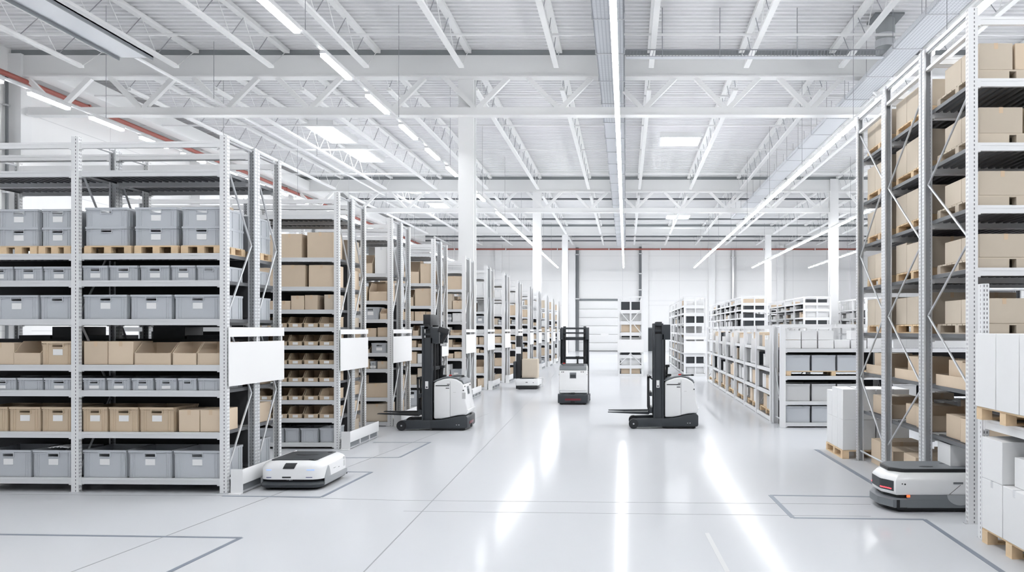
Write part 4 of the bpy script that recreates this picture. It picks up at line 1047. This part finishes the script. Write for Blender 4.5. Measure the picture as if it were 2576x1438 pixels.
    # carriage and forks
    link('carriage', MB().box(-1.14, -1.06, -.38, .38, fork_z + .02, fork_z + .14, 'charcoal').box(-1.14, -1.07, -.38, .38, fork_z + .42, fork_z + .50, 'charcoal').mesh('car', .005), t)
    br = MB()
    for yy in (-.36, -.12, .12, .36): br.box(-1.17, -1.13, yy - .018, yy + .018, fork_z + .1, 1.20, 'soft black')
    br.box(-1.17, -1.13, -.378, .378, 1.17, 1.21, 'soft black'); br.bar((-1.15, -.36, 1.2), (-1.06, -.36, 1.14), .03, .03, 'soft black'); br.bar((-1.15, .36, 1.2), (-1.06, .36, 1.14), .03, .03, 'soft black')
    link('load_backrest', br.mesh('lb'), t)
    for s in (-1, 1):
        fk = [(-2.10, fork_z + .045), (-1.16, fork_z + .055), (-1.16, fork_z + .40), (-1.12, fork_z + .40), (-1.11, fork_z + .02), (-1.15, fork_z - .015), (-1.30, fork_z - .01), (-2.10, fork_z + .03)]
        link('fork', MB().prism_y(fk, s * .24 - .06, s * .24 + .06, 'charcoal' if not extra else 'soft black').mesh('fk', .004), t)
    # rear face
    def on_rear(yy0, yy1, z0, z1, off, mat, nm):
        X = lambda z: -.075 + (z - .88) * (-.02 / .15) if z > .88 else -.045 + (z - .66) * (-.03 / .22) if z > .66 else -.004 - (z - .5) * (.041 / .16) if z > .5 else -.004
        return MB().add([(X(z) + o, yy, z) for o in (-.01, off) for yy, z in ((yy0, z0), (yy1, z0), (yy1, z1), (yy0, z1))], [(0, 1, 2, 3), (4, 5, 6, 7), (0, 1, 5, 4), (1, 2, 6, 5), (2, 3, 7, 6), (3, 0, 4, 7)], mat).mesh(nm)
    h = link('hand_recess', on_rear(-.10, .10, .80, .98, .006, 'mid grey', 'hr'), t)
    link('recess_lid', on_rear(-.085, .085, .82, .92, .009, 'charcoal', 'hrl'), h)
    for yy in (-.34, -.29, .25, .31): link('sensor_dot', on_rear(yy - .012, yy + .012, .98, 1.01, .005, 'soft black', 'sd'), t)
    link('rear_reflector', bx(-.005, .006, -.24, .24, .13, .19, 'dark red', 'rr', .002), t)
    link('tow_pin', MB().box(-.01, .02, -.07, .07, .045, .12, 'black plastic').box(-.02, .012, -.06, .06, .335, .365, 'soft black').mesh('tp', .004), t)
    for s in (-1, 1):
        link('rear_lamp', bx(-.13, -.05, s * (W - .012) - .003, s * (W - .012) + .003, .72, .86, 'pale plastic'), t) if extra else None
        link('chassis_bolt', MB().box(-.26, -.24, s * (W + .02) - .003, s * (W + .02) + .003, .125, .14, 'steel').box(-.21, -.18, s * (W + .02) - .003, s * (W + .02) + .003, .125, .14, 'steel').mesh('cb'), t)
    link('drive_wheel', MB().tube((-.30, -.09, .11), (-.30, .09, .11), .11, 'soft black', 18).mesh('dw', 0, 1, True), t)
    for s in (-1, 1): link('caster', MB().tube((-.12, s * .34 - .03, .05), (-.12, s * .34 + .03, .05), .05, 'soft black', 14).mesh('cst', 0, 1, True), t)
    return t
s_ = .46
forklift('white and dark reach truck with lowered steel forks, right of the centre aisle', gx(1757, 18.4), 18.4 + s_, 0.0, 2.44)
forklift('white reach truck with tall black mast, parked in front of the left racks', gx(1176, 18.04), 18.04 + s_, 0.0, 2.36, True)
forklift('white reach truck seen from behind, standing in the middle of the aisle', gx(1441, 24.25), 24.25, -PI / 2, 2.36)
# far stacker carrying a carton
def stacker():
    Y = 30.5; X0 = gx(1297, Y); k = Y / FOC
    t = thing('pallet_stacker', 'small far white stacker with black mast carrying a tall carton', 'forklift', (gx(1326, Y), Y, 0))
    w = .44
    link('base', MB().prism_z([(-w, .03), (-w + .03, 0), (w - .03, 0), (w, .03), (w, 1.1), (-w, 1.1)], .14, .40, 'robot white').mesh('stb', .02), t)
    link('skirt', bx(-w + .01, w - .04, -.01, 1.08, .02, .14, 'black plastic', 'stsk', .01), t)
    link('front_badge', MB().box(-.06, .02, -.004, .01, .255, .28, 'soft black').box(.22, .25, -.004, .01, .24, .265, 'soft black').mesh('fb'), t)
    link('mast', MB().box(-w - .02, -w + .16, .30, .42, .14, 2.05, 'soft black').box(-w - .02, -w + .16, .70, .82, .14, 2.05, 'soft black').box(-w, -w + .14, .42, .70, 1.5, 1.9, 'soft black').box(-w, -w + .14, .42, .70, .5, .7, 'soft black').mesh('stm', .006), t)
    link('mast_sign', bx(-w - .03, -w + .17, .28, .30, 1.36, 1.62, 'label paper'), t)
    link('carriage', MB().box(-w + .16, .24, .05, 1.0, .40, .43, 'soft black').box(-w - .12, -w - .02, .2, .8, .40, 1.05, 'charcoal').mesh('stc', .005), t)
    link('side_bar', MB().tube((w + .02, .1, .12), (w + .16, .1, .12), .02, 'rack paint', 6).tube((w + .16, .1, .12), (w + .16, .1, .42), .02, 'rack paint', 6).tube((w + .16, .1, .42), (w, .1, .42), .02, 'rack paint', 6).mesh('stsb'), t)
    for s in (-1, 1): link('wheel', MB().tube((s * .32 - .03, .1, .06), (s * .32 + .03, .1, .06), .06, 'black plastic', 12).mesh('stw', 0, 1, True), t)
    sp = CART(.60, .55, .72, 'cardboard pale', False)
    make(sp, 'tall brown carton carried on the far white stacker', (gx(1331, Y) , Y + .2, .431), 0)
stacker()
# ------------------------------------------------------------------ goods beyond the 280 of a kind that show largest become one uncounted mass each
import numpy as np
from mathutils.bvhtree import BVHTree
bpy.context.view_layer.update()
_v, _p, _own, _n = [], [], [], 0
for o in COL.objects:
    if o.type != 'MESH': continue
    me = o.data; k = len(me.vertices); co = np.empty(k * 3, 'f'); me.vertices.foreach_get('co', co)
    M = np.array(o.matrix_world); co = co.reshape(-1, 3) @ M[:3, :3].T + M[:3, 3]
    _v += co.tolist(); _p += [[_n + i for i in p.vertices] for p in me.polygons]; _n += k
    root = o.name if o.parent is None else (o.parent.name if o.parent.parent is None else o.parent.parent.name)
    _own += [root] * len(me.polygons)
TREE = BVHTree.FromPolygons(_v, _p)
del _v, _p
def settle(kind, keep, label):
    eye = Vector((0, 0, CAM_H)); rows = []
    for o in [o for o in COL.objects if o.parent is None and o.name.split('.')[0] == kind]:
        src = o if o.type == 'MESH' else next(c for c in o.children if c.name.startswith('body'))
        bb = [Vector(c) for c in src.bound_box]; lo = Vector([min(v[i] for v in bb) for i in range(3)]); hi = Vector([max(v[i] for v in bb) for i in range(3)])
        M = src.matrix_world; seen = 0; n = 0
        for fx in (.08, .5, .92):
            for fz in (.12, .5, .9):
                for p in (Vector((fx, 0, fz)), Vector((1, fx, fz)), Vector((0, fx, fz)), Vector((fx, fz, 1)), Vector((fx, 1, fz))):
                    q = M @ Vector([lo[i] + (hi[i] - lo[i]) * p[i] for i in range(3)])
                    if q.y < .5: continue
                    px, py = VX + FOC * q.x / q.y, VY - FOC * (q.z - CAM_H) / q.y
                    n += 1
                    if not (0 <= px <= 2576 and 0 <= py <= 1438): continue
                    d = q - eye
                    loc, no, ix, dist = TREE.ray_cast(eye, d.normalized(), d.length + .05)
                    if loc is not None and _own[ix] == o.name and (loc - q).length < .02: seen += 1
        s = hi - lo; c = M @ ((lo + hi) / 2)
        rows.append((seen / max(1, n) * (s.x * s.z + s.y * s.z * .4) * (FOC / max(1, c.y)) ** 2, o, src))
    rows.sort(key=lambda r: -r[0])
    rest = rows[keep:]
    print('SETTLE', kind, len(rows), sum(1 for r in rows if r[0] > 0), 'cut at', rows[min(keep, len(rows)) - 1][0])
    if not rest: return
    b = MB()
    for a, o, src in rest:
        me = src.data; M = src.matrix_world
        b.add([M @ v.co for v in me.vertices], [tuple(p.vertices) for p in me.polygons], me.materials[0].name)
        for c in list(o.children): bpy.data.objects.remove(c)
        bpy.data.objects.remove(o)
    m = link(kind + '_mass', b.mesh(kind + '_mass'))
    tag(m, label, 'boxes', None, 'stuff')
settle('cardboard_box', 285, 'small brown cartons too distant or hidden to count, deep in the racks')
settle('white_carton', 285, 'small white cartons too distant or hidden to count, deep in the racks')
settle('storage_crate', 285, 'small pale and dark crates too distant to count, on the far racks')
# ------------------------------------------------------------------ camera, world, colour
cd = bpy.data.cameras.new('camera'); cam = bpy.data.objects.new('camera', cd); COL.objects.link(cam)
cam.location = (0, 0, CAM_H); cam.rotation_euler = (PI / 2, 0, 0)
cd.sensor_fit = 'HORIZONTAL'; cd.sensor_width = 36.0; cd.lens = FOC / 2576 * 36.0
cd.shift_x = (1288 - VX) / 2576; cd.shift_y = (VY - 719) / 2576
cd.clip_start = .05; cd.clip_end = 300
SC.camera = cam
w = bpy.data.worlds.new('world'); SC.world = w; w.use_nodes = True
w.node_tree.nodes['Background'].inputs[0].default_value = (.9, .95, 1, 1); w.node_tree.nodes['Background'].inputs[1].default_value = .6
vs = SC.view_settings
SC.display_settings.display_device = 'sRGB'
vs.view_transform = 'Standard'; vs.look = 'None'; vs.gamma = 1.0; vs.use_curve_mapping = False
vs.exposure = EXPOSURE
c = SC.cycles
c.max_bounces = 5; c.diffuse_bounces = 4; c.glossy_bounces = 2; c.transmission_bounces = 1
c.use_light_tree = False; c.use_adaptive_sampling = True; c.adaptive_threshold = .04; c.adaptive_min_samples = 16
c.caustics_reflective = False; c.caustics_refractive = False
c.sample_clamp_indirect = 8
